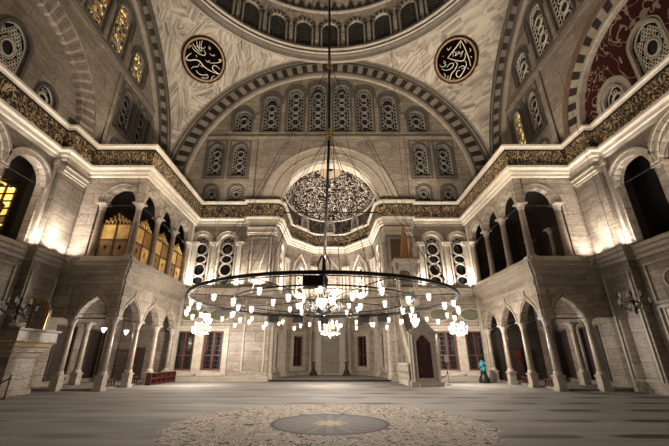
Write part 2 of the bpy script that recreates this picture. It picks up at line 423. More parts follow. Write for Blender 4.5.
# ---- window makers -------------------------------------------------------
WC = {}
def win(kind, W, H, mat, tr='tracery', pane='glassdark', frame='grey', deep=.28):
    """a window of the setting: stone frame, pane, pierced tracery; (0,0) is the middle of its sill"""
    key = (kind, W, H, tr, pane, frame, deep)
    if key not in WC:
        out = {'round': roundwin, 'pointed': pointwin}[kind] if kind != 'rect' else None
        inner = out(0, 0, W, H)
        fr = MB(); line = out(0, 0, W, H)
        line = [line[1]] + line[2:] + [line[0]]
        fr.ribbon([(a * (1 + .1 / W * 2 * .5), b) for a, b in line], .15, -.1, .06)
        fr.ribbon([(a * (1 + .34 / W), b + (.17 if b > H * .5 else 0)) for a, b in line], .07, -.05, .05)
        fr.box(-W / 2 - .1, W / 2 + .1, -.12, .1, -.12, 0)
        pn = MB().plate(inner, [], deep, deep + .05)
        tc = MB(); ri = .028 if W < 1.7 else .034
        def ring(u, w, a, b, r=ri, s=12): tc.tube([(u + a * cos(2 * pi * i / s), deep - .06, w + b * sin(2 * pi * i / s)) for i in range(s)], r, 4, closed=True)
        ri *= 1.25
        top = H - W * .42
        tc.tube([(a * .94, deep - .06, b * .985 + .03) for a, b in inner], ri * 1.5, 4, closed=True)
        a = W * .19; big = W * .24; w = .16 * W; i = 0
        if kind == 'pointed' and (W > 1.6 or H < 1.3 * W):
            cz = H * .45; ca, cb = W * .2, H * .17
            ring(0, cz, ca, cb, ri * 1.6); ring(0, cz, ca * 1.35, cb * 1.3, ri)
            st_ = .2; row = 0; w_ = .14
            while w_ < H - .15:
                u_ = -W / 2 + (.12 if row % 2 else .22)
                while u_ < W / 2 - .08:
                    lim = W / 2 - .1 if w_ < H - W * .62 else (W / 2) * (H - w_) / (W * .62) - .06
                    if abs(u_) < lim and (u_ / (ca * 1.35 + .1)) ** 2 + ((w_ - cz) / (cb * 1.3 + .1)) ** 2 > 1: ring(u_, w_, .085, .1, ri * .75, 7)
                    u_ += st_
                w_ += .18; row += 1
        elif H < W * 1.3:
            ring(0, H * .52, W * .17, W * .2, ri * 1.4)
            for q in range(9):
                t = 2 * pi * q / 9; ring(W * .33 * cos(t), H * .5 + W * .35 * sin(t), W * .1, W * .1)
        else:
            while w + a < top:
                rb = W * .15 if i % 2 == 0 else W * .23
                if w + 2 * rb > top + .2 * W: break
                ring(0, w + rb, W * .2, rb, ri * 1.5)
                if i % 2: ring(0, w + rb, W * .29, rb * 1.3)
                w += 2 * rb + .1 * W; i += 1
            for sgn in (-1, 1):
                y = W * .16
                while y < H - W * .5:
                    ring(sgn * W * .385, y, W * .095, W * .12, ri * .9, 9); y += W * .25
            for q in range(7):
                t = pi * (q + .5) / 7; ring(W * .36 * cos(t), H - W * .5 + W * .36 * sin(t), W * .095, W * .095, ri, 9)
        WC[key] = (fr.mesh('frame', frame), pn.mesh('pane', pane), tc.mesh('tracery', tr))
    r = frame_empty(num('window'), mat); struct(r)
    for nm, me in zip(('frame', 'pane', 'tracery'), WC[key]):
        o = bpy.data.objects.new(nm, me); COL.objects.link(o); o.parent = r
    return r
def T(u, w, d=0): return Matrix.Translation((u, d, w))

# ---- tympana under the three great arches ---------------------------------
WZ = 16.95                                  # height of the arch centre
ROW = [(1.3, 6.4, 1.8), (3.72, 5.75, 1.8), (6.3, 4.8, 1.8), (9.2, 2.8, 1.8)]
PAIR = [9.15, 11.55]
def tympanum(F, name, kind):
    holes = []; put = []
    for s in (-1, 1):
        for u, h, w in ROW:
            holes.append(roundwin(s * u, 23.75, w, h)); put.append(('round', w, h, s * u, 23.75))
        for u in PAIR:
            holes.append(pointwin(s * u, 18.5, 1.5, 3.8)); put.append(('pointed', 1.5, 3.8, s * u, 18.5))
            holes.append(roundwin(s * u, 15.6, 1.25, 1.85)); put.append(('round', 1.25, 1.85, s * u, 15.6))
    rin = {'apse': 4.85, 'left': 5.3, 'right': 5.3}[kind]; wc = 15.4
    outer = [(-16.2, 15.3), (-rin, 15.3)] + [(a, b) for a, b in reversed(arc(0, wc, rin, 0, pi, 32))] + [(rin, 15.3), (16.2, 15.3)] + arc(0, WZ, 16.2, 0, pi, 40)
    b = MB().plate(outer, holes, 0, .5)
    # string course above the paired windows, strips beside them and panels round them
    wd = .1 if kind == 'apse' else .22
    b.box(-12.6, 12.6, -.14, .02, 23.05 - wd, 23.05 + wd).box(-12.6, 12.6, -.17, .02, 23.05 + wd, 23.13 + wd, 1)
    for s in (-1, 1):
        b.box(s * 7.55 - wd * .8, s * 7.55 + wd * .8, -.1, .02, 15.6, 22.9).box(s * 7.55 + wd * .8, s * 7.55 + wd * .8 + .07, -.13, .02, 15.6, 22.9, 1)
        for u in PAIR:
            b.ribbon([(s * u - 1.03, 18.2), (s * u - 1.03, 22.6), (s * u + 1.03, 22.6), (s * u + 1.03, 18.2), (s * u - 1.03, 18.2)], .16, -.09, .02, 1)
        # stepped hood moulding running over the window heads
    for s in (-1, 1):
        for u, h, w in ROW:
            b.ribbon(arc(s * u, 23.75 + h - w / 2, w / 2 + .32, -.25, pi + .25, 14), .15, -.14, .02, 1)
        for i in range(3):
            u0, h0, w0 = ROW[i]; u1, h1, w1 = ROW[i + 1]
            b.ribbon([(s * (u0 + w0 / 2 + .33), 24 + h0 - w0 / 2 - .2), (s * (u0 + w0 / 2 + .33), 24 + h1 - w1 / 2 + .2), (s * (u1 - w1 / 2 - .33), 24 + h1 - w1 / 2 + .1)], .1, -.09, .02, 1)
        u, h, w = ROW[3]; b.ribbon([(s * (u + w / 2 + .33), 24 + h - w / 2), (s * (u + w / 2 + .33), 23.9)], .1, -.09, .02, 1)
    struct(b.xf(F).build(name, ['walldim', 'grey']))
    lit = {'left': {('round', 1.8, 6.3), ('round', 1.8, 9.2), ('round', 1.8, 3.72)}, 'right': {('pointed', 1.5, 11.55)}, 'apse': set()}[kind]
    for k, w, h, u, z in put:
        hit = (k, w, abs(u)) in lit and (u > 0) == (kind == 'left')
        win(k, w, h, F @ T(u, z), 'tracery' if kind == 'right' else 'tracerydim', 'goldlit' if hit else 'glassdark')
    # the inner arch
    a = MB()
    if kind == 'apse':
        for r0, r1, d in ((4.85, 5.5, -.1), (5.5, 5.62, -.16), (5.75, 6.35, -.06), (6.35, 6.55, -.14)):
            a.arcband(0, wc, r0, r1, d, .3, 0, pi, 40)
        struct(a.xf(F).build(num('trim'), 'band'))
    elif kind == 'left':
        a.arcband(0, wc, 5.2, 6.5, -.1, .3, 0, pi, 90, (0, 1, 0), .0015).arcband(0, wc, 6.5, 6.65, -.16, .3, 0, pi, 40)
        struct(a.xf(F).build(num('trim'), ['walldim', 'band']))
    else:
        a.arcband(0, wc, 5.35, 6.2, -.1, .3, 0, pi, 36, (0, 1)).arcband(0, wc, 6.2, 6.7, -.16, .3, 0, pi, 40, (2,)).arcband(0, wc, 5.1, 5.35, -.16, .3, 0, pi, 40, (3,))
        struct(a.xf(F).build(num('trim'), ['band', 'vd', 'brown', 'band']))
    if kind != 'apse':                       # lunette with its three windows
        hs = [pointwin(0, 15.7, 1.75, 2.9), pointwin(2.75, 15.5, 1.35, 1.35), pointwin(-2.75, 15.5, 1.35, 1.35)]
        l = MB().plate([(5.4, 15.3)] + arc(0, wc, 5.4, 0, pi, 30) + [(-5.4, 15.3)], hs, .25, .5)
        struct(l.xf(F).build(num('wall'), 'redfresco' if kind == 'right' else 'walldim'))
        for u, z, w, h in ((0, 15.7, 1.75, 2.9), (2.75, 15.5, 1.35, 1.35), (-2.75, 15.5, 1.35, 1.35)):
            win('pointed', w, h, F @ T(u, z, .25), 'tracery', 'glassdark', 'band' if kind == 'right' else 'grey')
        if kind == 'right':
            l_ = pointwin(u, z, w, h, g=.42)
            struct(MB().ribbon([l_[1]] + l_[2:] + [l_[0]], .3, .18, .3).xf(F).build(num('trim'), 'band'))
    # the great arch: black and pale voussoirs between mouldings
    g = MB()
    g.arcband(0, WZ, 14.62, 15.72, -.45, .1, -.06, pi + .06, 87, (0, 1))
    for r0, r1, d, mi in ((14.2, 14.45, -.3, 2), (14.45, 14.62, -.5, 3), (15.72, 15.92, -.55, 3), (15.92, 16.2, -.48, 2), (16.2, 16.3, -.6, 3), (16.3, 16.5, -.62, 2)):
        g.arcband(0, WZ, r0, r1, d, .1, -.06, pi + .06, 64, (mi,))
    struct(g.xf(F).build(num('trim'), ['vd', 'vl', 'band', 'grey']))
tympanum(FB, 'wall_far', 'apse'); tympanum(FL, 'wall_left', 'left'); tympanum(FR, 'wall_right', 'right')

# ---- pendentives, ring, drum and dome --------------------------------------
A = 16.45; RS = sqrt(A * A + 15.9 ** 2); RR = 15.75
def pend(q):
    b = MB(); vs = []; nu, nv = 40, 22
    for i in range(nu + 1):
        ph = q * pi / 2 + pi / 2 * i / nu
        rm = min(A / max(abs(cos(ph)), abs(sin(ph))), RS - .02)
        for j in range(nv + 1):
            r = RR - .1 + (rm - RR + .1) * sin(j / nv * pi / 2)
            vs.append((r * cos(ph), YC + r * sin(ph), WZ + sqrt(max(RS * RS - r * r, 0))))
    fs = [(i * (nv + 1) + j, (i + 1) * (nv + 1) + j, (i + 1) * (nv + 1) + j + 1, i * (nv + 1) + j + 1) for i in range(nu) for j in range(nv)]
    o = b.add(vs, fs, 0, True).build('ceiling_pendentive', 'plaster'); return struct(o)
for q in range(4): pend(q)
zr = WZ + sqrt(RS * RS - RR * RR) - .75
RP = [(RR + .1, zr - .15), (RR - .05, zr), (RR - .02, zr + .25), (RR - .25, zr + .3), (RR - .3, zr + .6), (RR - .38, zr + .68), (RR - .55, zr + .75), (RR - .58, zr + 1.0), (RR - .8, zr + 1.08), (RR - .85, zr + 1.3), (RR + .2, zr + 1.32)]
rp = MB()
for i in range(len(RP) - 1): rp.lathe(RP[i:i + 2], (0, YC, 0), 128, 1 if i in (2, 4, 6, 8) else 0)
struct(rp.build(num('trim'), ['band', 'grey']))
ZD = zr + 1.3; RD = 15.2
NB = 32
def drum_frame(k): return Matrix.Translation((0, YC, ZD)) @ Matrix.Rotation(2 * pi * k / NB, 4, 'Z') @ Matrix.Translation((0, RD, 0))
hw = RD * math.tan(pi / NB)
dm = None
win_bays = [k for k in range(-11, 12)]
for k in range(NB):
    kk = k if k <= NB / 2 else k - NB
    if dm is None: dm = MB().plate(rect(-hw, hw, 0, 5.6), [roundwin(0, .05, 1.75, 4.1)], 0, .5).mesh('ceiling_drum_bay', 'plaster'); dsolid = MB().plate(rect(-hw, hw, 0, 5.6), [], 0, .5).mesh('ceiling_drum_panel', 'plaster')
    o = bpy.data.objects.new('ceiling_drum_bay', dm if kk in win_bays else dsolid); COL.objects.link(o); o.matrix_world = drum_frame(k); struct(o)
DW = {}
for k in win_bays:
    r = frame_empty(num('window'), drum_frame(k)); struct(r)
    if not DW:
        DW['voussoirs'] = MB().arcband(0, 3.275, .88, 1.3, -.12, .1, 0, pi, 13, (0, 1)).mesh('voussoirs', ['vd', 'vl'])
        c = MB()
        for s in (-1, 1): c.box(s * .98 - .08, s * .98 + .08, -.14, .1, 0, 3.28, 0)
        DW['jambs'] = c.mesh('jambs', 'band')
        DW['pane'] = MB().plate(roundwin(0, .05, 1.75, 4.1), [], .3, .35).mesh('pane', 'glassdark')
        g = MB()
        for i in range(5):
            for j in range(9):
                u, w = -.68 + .34 * i, .3 + .42 * j
                if w > 3.2 and math.hypot(u, w - 3.2) > .8: continue
                g.tube([(u + .16 * cos(2 * pi * q / 6), .22, w + .19 * sin(2 * pi * q / 6)) for q in range(6)], .022, 3, closed=True)
        DW['tracery'] = g.mesh('tracery', 'grey')
        p = MB()
        for u in (-hw + .34, hw - .34):
            p.lathe([(.16, 0), (.16, .25), (.11, .3), (.1, 2.9), (.18, 3.1), (.2, 3.3), (.001, 3.32)], (u, -.2, 0), 8)
        DW['pier_columns'] = p.mesh('pier_columns', 'vd')
    for nm, me in DW.items():
        o = bpy.data.objects.new(nm, me); COL.objects.link(o); o.parent = r
# cresting and the dome shell
cr = MB()
for k in range(96):
    m = Matrix.Translation((0, YC, ZD + 5.75)) @ Matrix.Rotation(2 * pi * k / 96 + .03, 4, 'Z') @ Matrix.Translation((0, RD - .12, 0))
    h = 1.5 if k % 2 else 1.0
    b = MB().plate([(-.32, 0), (.32, 0), (.42, h * .3), (.2, h * .45), (.26, h * .65), (0, h), (-.26, h * .65), (-.2, h * .45), (-.42, h * .3)], [ell(0, h * .3, .13, h * .12, 8)], -.03, .05)
    b.xf(m @ Matrix.Rotation(.12, 4, 'X')); cr.add(b.v, b.f)
struct(cr.build(num('trim'), 'vd'))
struct(MB().lathe([(RD - .02, 5.5), (RD - .3, 5.55), (RD - .32, 5.8), (RD, 5.85)], (0, YC, ZD), 96).build(num('trim'), 'band'))
struct(MB().lathe([((RD + .1) * cos(a * pi / 40) + 1e-3, 5.5 + 14 * sin(a * pi / 40)) for a in range(21)], (0, YC, ZD), 96).build('ceiling', 'plaster'))

# ---- far wall below the cornice --------------------------------------------
LOWW = [9.6, 11.95]; UPW = [9.35, 11.7]
holes = []
for s in (-1, 1):
    for u in LOWW: holes.append(rect(s * u - .82, s * u + .82, .8, 3.8))
    for u in UPW: holes.append(roundwin(s * u, 7.6, 1.42, 4.7))
for s, nm in ((-1, 'wall_far_left'), (1, 'wall_far_right')):
    hh = [h for h in holes if (h[0][0] > 0) == (s > 0)]
    lo, hi = sorted((s * 5.0, s * 17.3))
    b = MB().plate(rect(lo, hi, 0, 15.5), hh, 0, .6)
    struct(b.xf(FB).build(nm, 'wall'))
    lo, hi = sorted((s * 5.0, s * 7.4)); struct(MB().box(lo, hi, -.4, 0, 0, 15.2).xf(FB).build('wall_pier', 'wall'))
    # pier: panel and capital
    c = MB(); lo, hi = sorted((s * 5.35, s * 7.05))
    c.ribbon([(lo, .7), (lo, 6.3), (hi, 6.3), (hi, .7), (lo, .7)], .14, -.47, -.38)
    c.ribbon([(lo, 7.7), (lo, 11.9), (hi, 11.9), (hi, 7.7), (lo, 7.7)], .14, -.47, -.38)
    lo, hi = sorted((s * 4.85, s * 7.55))
    for z0, z1, d in ((12.2, 12.35, -.5), (12.35, 12.75, -.62), (12.75, 12.9, -.72)): c.box(lo, hi, d, .0, z0, z1)
    struct(c.xf(FB).build(num('trim'), 'white'))
    lo, hi = sorted((s * 5.5, s * 6.9))
    struct(MB().box(lo, hi, -.44, -.38, 7.9, 11.7).xf(FB).build(num('trim'), 'brown' if s > 0 else 'walldim'))  # right panel browned to stand in for the shaded pier face
    # pilaster strips and archivolts round the pierced windows
    p = MB()
    for u in (8.2, 10.52, 12.25):
        lo, hi = sorted((s * u - .2, s * u + .2)); p.box(lo, hi, -.22, .02, 7.4, 11.2)
        for z0, z1, d in ((11.2, 11.3, .06), (11.3, 11.45, .1), (11.45, 11.6, .16)): p.box(lo - d, hi + d, -.22 - d, .02, z0, z1)
    for u in UPW:
        p.arcband(s * u, 11.6, .74, .98, -.16, .05, 0, pi, 9, (0,), .012)
        p.arcband(s * u, 11.6, .98, 1.08, -.22, .05, 0, pi, 16)
    struct(p.xf(FB).build(num('trim'), 'white'))
# the pierced marble windows of the far wall
def pierced(m, W=1.42, H=4.7):
    k = ('pierced', W, H)
    if k not in WC:
        hs = []; w = .16; i = 0
        while w < H - 1.25:
            b = .33 if i % 2 == 0 else .5; a = .43 if i % 2 == 0 else .46
            hs.append(ell(0, w + b, a, b))
            w += 2 * b + .13
            if w < H - 1.2:
                for s in (-1, 1):
                    hs.append([(s * .62, w - .3), (s * .62, w + .18), (s * .36, w - .06)])
            i += 1
        for t in (.5, .5 * pi, pi - .5): hs.append([(.5 * cos(t - .3), H - .72 + .5 * sin(t - .3)), (.5 * cos(t + .3), H - .72 + .5 * sin(t + .3)), (.14 * cos(t), H - .72 + .14 * sin(t))])
        for t in (1.05, pi - 1.05): hs.append(ell(.34 * cos(t), H - .72 + .34 * sin(t), .09, .11, 8))
        g = MB().plate(roundwin(0, 0, W, H), hs, .1, .17)
        def rim(u, w, a, b): g.tube([(u + a * cos(2 * pi * i / 16), .09, w + b * sin(2 * pi * i / 16)) for i in range(16)], .035, 4, 1, closed=True)
        for h in hs:
            if len(h) == 14:
                c = (sum(q[0] for q in h) / 14, sum(q[1] for q in h) / 14); rim(c[0], c[1], h[0][0] - c[0] + .05, max(q[1] for q in h) - c[1] + .05)
        fr = MB(); l = roundwin(0, 0, W, H, g=.04); fr.ribbon([l[1]] + l[2:] + [l[0], l[1]], .12, -.08, .1)
        WC[k] = (fr.mesh('frame', 'white'), g.mesh('tracery', ['walldim', 'white']), MB().plate(roundwin(0, 0, W, H), [], .4, .45).mesh('pane', 'glassdark'))
    r = frame_empty(num('window'), m); struct(r)
    for nm, me in zip(('frame', 'tracery', 'pane'), WC[k]):
        o = bpy.data.objects.new(nm, me); COL.objects.link(o); o.parent = r
    return r
for s in (-1, 1):
    for u in UPW: pierced(FB @ T(s * u, 7.6))
# tall windows with red brown shutters
def shutterwin(m, W=1.64, H=3.0, op=(.9, .5)):
    k = ('shut', W, H, op)
    if k not in WC:
        fr = MB(); r = [(-W / 2, 0), (-W / 2, H), (W / 2, H), (W / 2, 0), (-W / 2, 0)]
        fr.ribbon([(a * 1.24, b * 1.05 - (.0 if b else .2)) for a, b in r], .34, -.1, .05)
        fr.ribbon([(a * 1.05, b * 1.01 - (.0 if b else .03)) for a, b in r], .09, -.14, .05)
        fr.ribbon([(a * 1.48, b * 1.1 - (.0 if b else .35)) for a, b in r], .1, -.14, .05, 0)
        fr.box(-W / 2 - .5, W / 2 + .5, -.2, .05, H + .3, H + .42)
        pn = MB().box(-W / 2, W / 2, .26, .3, 0, H)
        g = MB()
        for i in range(1, 5): g.box(-W / 2 + W * i / 5 - .02, -W / 2 + W * i / 5 + .02, .18, .21, 0, H)
        for i in range(1, 8): g.box(-W / 2, W / 2, .18, .21, H * i / 8 - .02, H * i / 8 + .02)
        cs = MB().box(-W / 2, -W / 2 + .2, .08, .2, 0, H).box(W / 2 - .2, W / 2, .08, .2, 0, H).box(-.08, .08, .08, .2, 0, H).box(-W / 2, W / 2, .09, .19, 0, .14).box(-W / 2, W / 2, .09, .19, H * .36, H * .36 + .1).box(-W / 2, W / 2, .09, .19, H - .12, H)
        WC[k] = [('frame', fr.mesh('frame', 'white')), ('pane', pn.mesh('pane', 'glassdark')), ('grille', g.mesh('grille', 'iron')), ('casement', cs.mesh('casement', 'casement'))]
    r = frame_empty(num('window'), m); struct(r)
    for nm, me in WC[k]:
        o = bpy.data.objects.new(nm, me); COL.objects.link(o); o.parent = r
    return r
for s in (-1, 1):
    for u in LOWW: shutterwin(FB @ T(s * u, .8), op=(-1.45, -1.2) if u < 10 else (-1.2, -1.5))
# oval marble cartouches above them
def cartouche(m, a=.85, b=.48, mat='brown'):
    c = MB().plate(ell(0, 0, a, b, 28), [], -.03, .06, 0)
    c.tube([(a * 1.05 * cos(2 * pi * i / 28), -.05, b * 1.08 * sin(2 * pi * i / 28)) for i in range(28)], .06, 5, 1, closed=True)
    return struct(c.xf(m).build(num('trim'), [mat, 'white']))
M['green'] = stone('green_breccia', (.20, .19, .12), (.09, .085, .06), None)
for s in (-1, 1):
    for u, mt in ((9.3, 'green'), (11.9, 'green')): cartouche(FB @ T(s * u, 5.15), mat=mt)
    cartouche(FB @ T(s * 10.6, 5.15), .3, .4, 'brown')

# ---- apse -------------------------------------------------------------------
AP = [(-5.0, 29.8), (-4.65, 35.0), (-1.9, 38.6), (1.9, 38.6), (4.65, 35.0), (5.0, 29.8)]
def face_frame(p, q):
    p = Vector(p); q = Vector(q); d = q - p; a = math.atan2(d.y, d.x)
    mid = (p + q) / 2
    return Matrix.Translation((mid.x, mid.y, 0)) @ Matrix.Rotation(a, 4, 'Z'), d.length
for i in range(5):
    F, L = face_frame(AP[i], AP[i + 1])
    hs = []
    side = i in (0, 4); diag = i in (1, 3)
    du = 0.35 if i == 0 else (-.35 if i == 4 else 0)
    if i != 2: hs.append(rect(du - .72, du + .72, .95, 3.8))
    if side: hs.append(roundwin(du, 7.6, 1.42, 4.7))
    if diag: hs.append(pointwin(0, 8.2, .95, 2.9))
    b = MB().plate(rect(-L / 2 - .1, L / 2 + .1, 0, 15.3), hs, 0, .5)
    struct(b.xf(F).build('wall_apse', 'wall'))
    t = MB()
    for u in (-L / 2 + .28, L / 2 - .28):
        t.lathe([(.3, .13), (.3, .5), (.2, .58), (.19, 4.2), (.19, 6.6)], (u, -.05, 0), 12)
        t.lathe([(.16, 7.4), (.16, 11.0), (.26, 11.3), (.3, 11.6), (.01, 11.62)], (u, -.05, 0), 12)
    if diag or i == 2:
        t.ribbon([(-1.25, 7.9), (-1.25, 10.3)] + [(-a, c) for a, c in reversed(arc(0, 10.3, 1.25, pi * .5, pi * .98, 8))][::-1][:0] + [(-.9, 11.4), (0, 12.5), (.9, 11.4), (1.25, 10.3), (1.25, 7.9)], .16, -.12, .02)
        t.ribbon([(-.62, 7.95), (-.62, 10.6), (0, 11.6), (.62, 10.6), (.62, 7.95)], .14, -.1, .02)
    struct(t.xf(F).build(num('trim'), 'white'))
    if side: pierced(F @ T(du, 7.6))
    if diag: win('pointed', .95, 2.9, F @ T(0, 8.2), 'tracery', 'glassdark', 'white')
    if i != 2:
        shutterwin(F @ T(du, .95), 1.44, 2.85, op=(-1.4, -1.3)); cartouche(F @ T(du, 5.4), .75, .6, 'green')
# front soffit arch, painted semidome and drum
so = MB().lathe([(4.85, 0), (4.85, 1.55)], (0, 0, 0), 32, a0=0, a1=pi)
so.v = [(x, 29.8 + z, 15.4 + y) for x, y, z in so.v]
struct(so.build(num('trim'), 'white'))
def ringpt(th, z):                          # plan ellipse of the semidome at height z
    k = sqrt(max(0, 1 - ((z - 15.4) / 4.85) ** 2)); return (4.85 * k * cos(th), 31.3 + 7.2 * k * sin(th), z)
sd = MB(); nu, nv = 40, 16; zb = 17.0
vs = [ringpt(pi * i / nu, zb + (20.24 - zb) * sin(j / nv * pi / 2)) for j in range(nv + 1) for i in range(nu + 1)]
sd.add(vs, [(j * (nu + 1) + i, j * (nu + 1) + i + 1, (j + 1) * (nu + 1) + i + 1, (j + 1) * (nu + 1) + i) for j in range(nv) for i in range(nu)], 0, True)
struct(sd.build('ceiling_semidome', 'semidome'))
dr = MB(); vs = [(x, y, z) for z in (15.3, zb) for x, y, _ in [ringpt(pi * i / nu, zb + .02) for i in range(nu + 1)]]
dr.add(vs, [(i, i + 1, i + nu + 2, i + nu + 1) for i in range(nu)], 0, True)
struct(dr.build(num('wall'), 'drum'))
tr_ = MB(); tr_.tube([Vector(ringpt(pi * i / nu, zb)) - Vector((0, .0, .03)) for i in range(nu + 1)], .13, 6); struct(tr_.build(num('trim'), 'white'))
tr_ = MB()                                  # gilded sunburst at the crown
for i in range(nu):
    q = []
    for z, a in ((20.1, i), (20.1, i + 1), (20.235, i + 1), (20.235, i)):
        x, y, zz = ringpt(pi * a / nu, z); q.append((x, y - .04, zz - .05))
    tr_.add(q, [(0, 1, 2, 3)], i % 2)
struct(tr_.build(num('trim'), ['panelb', 'band']))
for a in (.28, .5, .72):                     # small blind windows in the drum
    x, y, _ = ringpt(pi * a, zb); n_ = Vector((x / 4.85 ** 2, (y - 31.3) / 7.2 ** 2, 0)).normalized()
    m = Matrix.Translation((x - n_.x * .06, y - n_.y * .06, 15.55)) @ Matrix.Rotation(math.atan2(n_.y, n_.x) - pi / 2, 4, 'Z')
    win('round', .8, 1.15, m, 'tracerydim', 'glassdark', 'band', .03)
# floor of the void above the apse walls (top of the cornice)
# mihrab on the middle face
F, L = face_frame(AP[2], AP[3])
mi = thing('mihrab', F.translation, 'tall white marble prayer niche at the middle of the apse, behind the hanging crystals', 'prayer niche')
b = MB()
b.plate(rect(-1.55, 1.55, .13, 6.4), [[(-.95, .2), (.95, .2)] + pointcurve(0, 3.6, .95, 1.5)], -.28, -.02).xf(F); b.build('surround', 'white', mi)
b = MB().lathe([(.95, .13), (.95, 3.6), (.7, 4.3), (.35, 4.8), (.02, 5.1)], (0, 0, 0), 14, a0=pi, a1=2 * pi, smooth=False)
b.v = [(x, -.9 - y * .6 - .62 if False else -.02 - (0.95 + y) * .2, z) for x, y, z in b.v]; b.xf(F).build('niche', 'band', mi)
b = MB()
for i in range(9):
    u = -.8 + .2 * i; b.lathe([(.07, .2), (.07, 3.4), (.1, 3.5)], (u, -.1, 0), 6)
b.xf(F).build('fluting', 'white', mi)
b = MB().plate([(-1.6, 6.4), (1.6, 6.4), (1.2, 6.9), (.7, 7.0), (0, 8.0), (-.7, 7.0), (-1.2, 6.9)], [], -.26, -.02).xf(F); b.build('crest', 'white', mi)

# ---- side walls below the cornice -------------------------------------------
def sidewall(s, nm, F0):
    X = 17.0
    F = Matrix.Translation((s * X, YC, 0)) @ Matrix.Rotation(-s * pi / 2, 4, 'Z')
    sg = -s                                   # local u of a far point is positive on the left, negative on the right
    # a triple arcade at gallery height
    def notch(u0, u1): return [(u0, 7.6), (u0, 11.15)] + [(a, b) for a, b in reversed(pointcurve((u0 + u1) / 2, 11.15, (u1 - u0) / 2, 1.2))][1:-1] + [(u1, 11.15), (u1, 7.6)]
    ops = [(2.2, 4.62), (-1.75, 1.75), (-4.62, -2.2)]
    hs = [notch(a, b) for a, b in ops]
    hs.append(rect(sg * 3.0 - .85, sg * 3.0 + .85, .8, 3.8)); hs.append(rect(-.85, .85, .8, 3.8))
    b = MB().plate(rect(-16.4, 7.15, 0, 15.28) if sg > 0 else rect(-7.15, 16.4, 0, 15.28), hs, 0, .45)
    lo, hi = sorted((sg * 5.0, sg * 7.15)); b.box(lo, hi, -.5, .02, 0, 15.4)
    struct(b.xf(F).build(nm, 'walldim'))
    t = MB()
    for a, c in ops:
        t.arcband((a + c) / 2, 11.15, (c - a) / 2 + .0, (c - a) / 2 + .28, -.12, .2, 0, pi, 11, (0,), .01).arcband((a + c) / 2, 11.15, (c - a) / 2 + .28, (c - a) / 2 + .42, -.18, .1, 0, pi, 18)
    for u0 in (4.72,): 
        lo, hi = sorted((sg * (u0), sg * (u0 + .22))); t.box(lo, hi, -.24, .02, 7.4, 13.1); lo, hi = sorted((sg * (u0 - .06), sg * (u0 + .3))); t.box(lo, hi, -.3, .02, 7.4, 7.8).box(lo, hi, -.32, .02, 12.8, 13.1)
    lo, hi = sorted((sg * 4.98, sg * 7.1))
    for z0, z1, d in ((12.35, 12.5, -.56), (12.5, 12.75, -.66), (12.75, 12.85, -.74)): t.box(lo, hi, d, 0, z0, z1)
    t.box(-5, 5, -.12, .45, 7.38, 7.6)
    # wainscot panels
    for u0, u1 in ((1.9, 4.6), (-1.4, 1.4)):
        lo, hi = sorted((sg * u0, sg * u1)); t.ribbon([(lo, 4.4), (lo, 6.4), (hi, 6.4), (hi, 4.4), (lo, 4.4)], .14, -.09, .02).ribbon([(lo, .3), (lo, 4.15), (hi, 4.15), (hi, .3)], .14, -.09, .02)
    lo, hi = sorted((sg * 5.2, sg * 6.95)); t.ribbon([(lo, .6), (lo, 6.2), (hi, 6.2), (hi, .6), (lo, .6)], .12, -.57, -.48)
    struct(t.xf(F).build(num('trim'), 'band'))
    for a in (-1.98, 1.98):                   # columns of the arcade
        c = MB().lathe([(.27, 7.6), (.27, 7.8), (.2, 7.9), (.19, 10.7), (.17, 10.75), (.24, 10.85), (.3, 11.1)], (a, .22, 0), 14)
        c.box(a - .32, a + .32, -.08, .5, 11.02, 11.18); struct(c.xf(F).build('column', 'column'))
        struct(MB().tube([(a - 2.2, .2, 11.2), (a + 2.2, .2, 11.2)], .035, 5).xf(F).build('beam', 'black'))
    for u in (sg * 3.0, 0): shutterwin(F @ T(u, .8), 1.7, 3.0, op=(-1.3, -1.3))
    cartouche(F @ T(sg * 3.1, 5.4), .62, .5, 'brown'); cartouche(F @ T(0, 5.4), .62, .5, 'brown')
    # the passage behind the arcade
    p = MB().box(-7, 7, 3.2, 3.3, 7, 15).box(-7, 7, .45, 3.3, 7.2, 7.35).box(-7, 7, .45, 3.3, 13.6, 13.7).box(-7, -6.9, .45, 3.3, 7, 15).box(6.9, 7, .45, 3.3, 7, 15)
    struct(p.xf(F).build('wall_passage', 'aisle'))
    if s < 0:
        for u in (-3.1, 0, 3.1, 5.2):
            w_ = frame_empty(num('window'), F @ T(u, 8.0, 3.1)); struct(w_)
            MB().plate(rect(-.95, .95, 0, 3.8), [], .0, .05).build('pane', 'goldpane', w_, True)
            g = MB()
            for i in range(9): g.tube([(-.95, -.06, -.5 + .5 * i), (.95, -.06, .45 + .5 * i)], .055, 4)
            for x in (-.95, -.3, .3, .95): g.box(x - .05, x + .05, -.1, 0, 0, 3.8)
            g.build('lattice', 'panelf', w_, True)
    else:
        for u in (-3.0, -.9, 2.4):
            c = MB().lathe([(.3, 7.35), (.22, 7.6), (.2, 10.3), (.34, 10.7)], (u, 2.3, 0), 12); c.box(u - .36, u + .36, 1.95, 2.65, 10.7, 10.85).box(u - .1, u + .1, 2.0, 3.2, 10.85, 11.1)
            struct(c.xf(F).build('column', 'column'))
    struct(MB().box(-16.4, 16.4, -.02, .3, 0, .01).xf(F).build('floor_edge', 'floor')) if False else None
M['goldpane'] = litpane('lit_yellow_glass', (.75, .45, .1), (1.0, .72, .25), 1.3, 1.1)
sidewall(-1, 'wall_left_low', FL); sidewall(1, 'wall_right_low', FR)
struct(MB().box(-21, 21, -3.5, -3.1, 0, 36).build('wall_near', 'wall'))
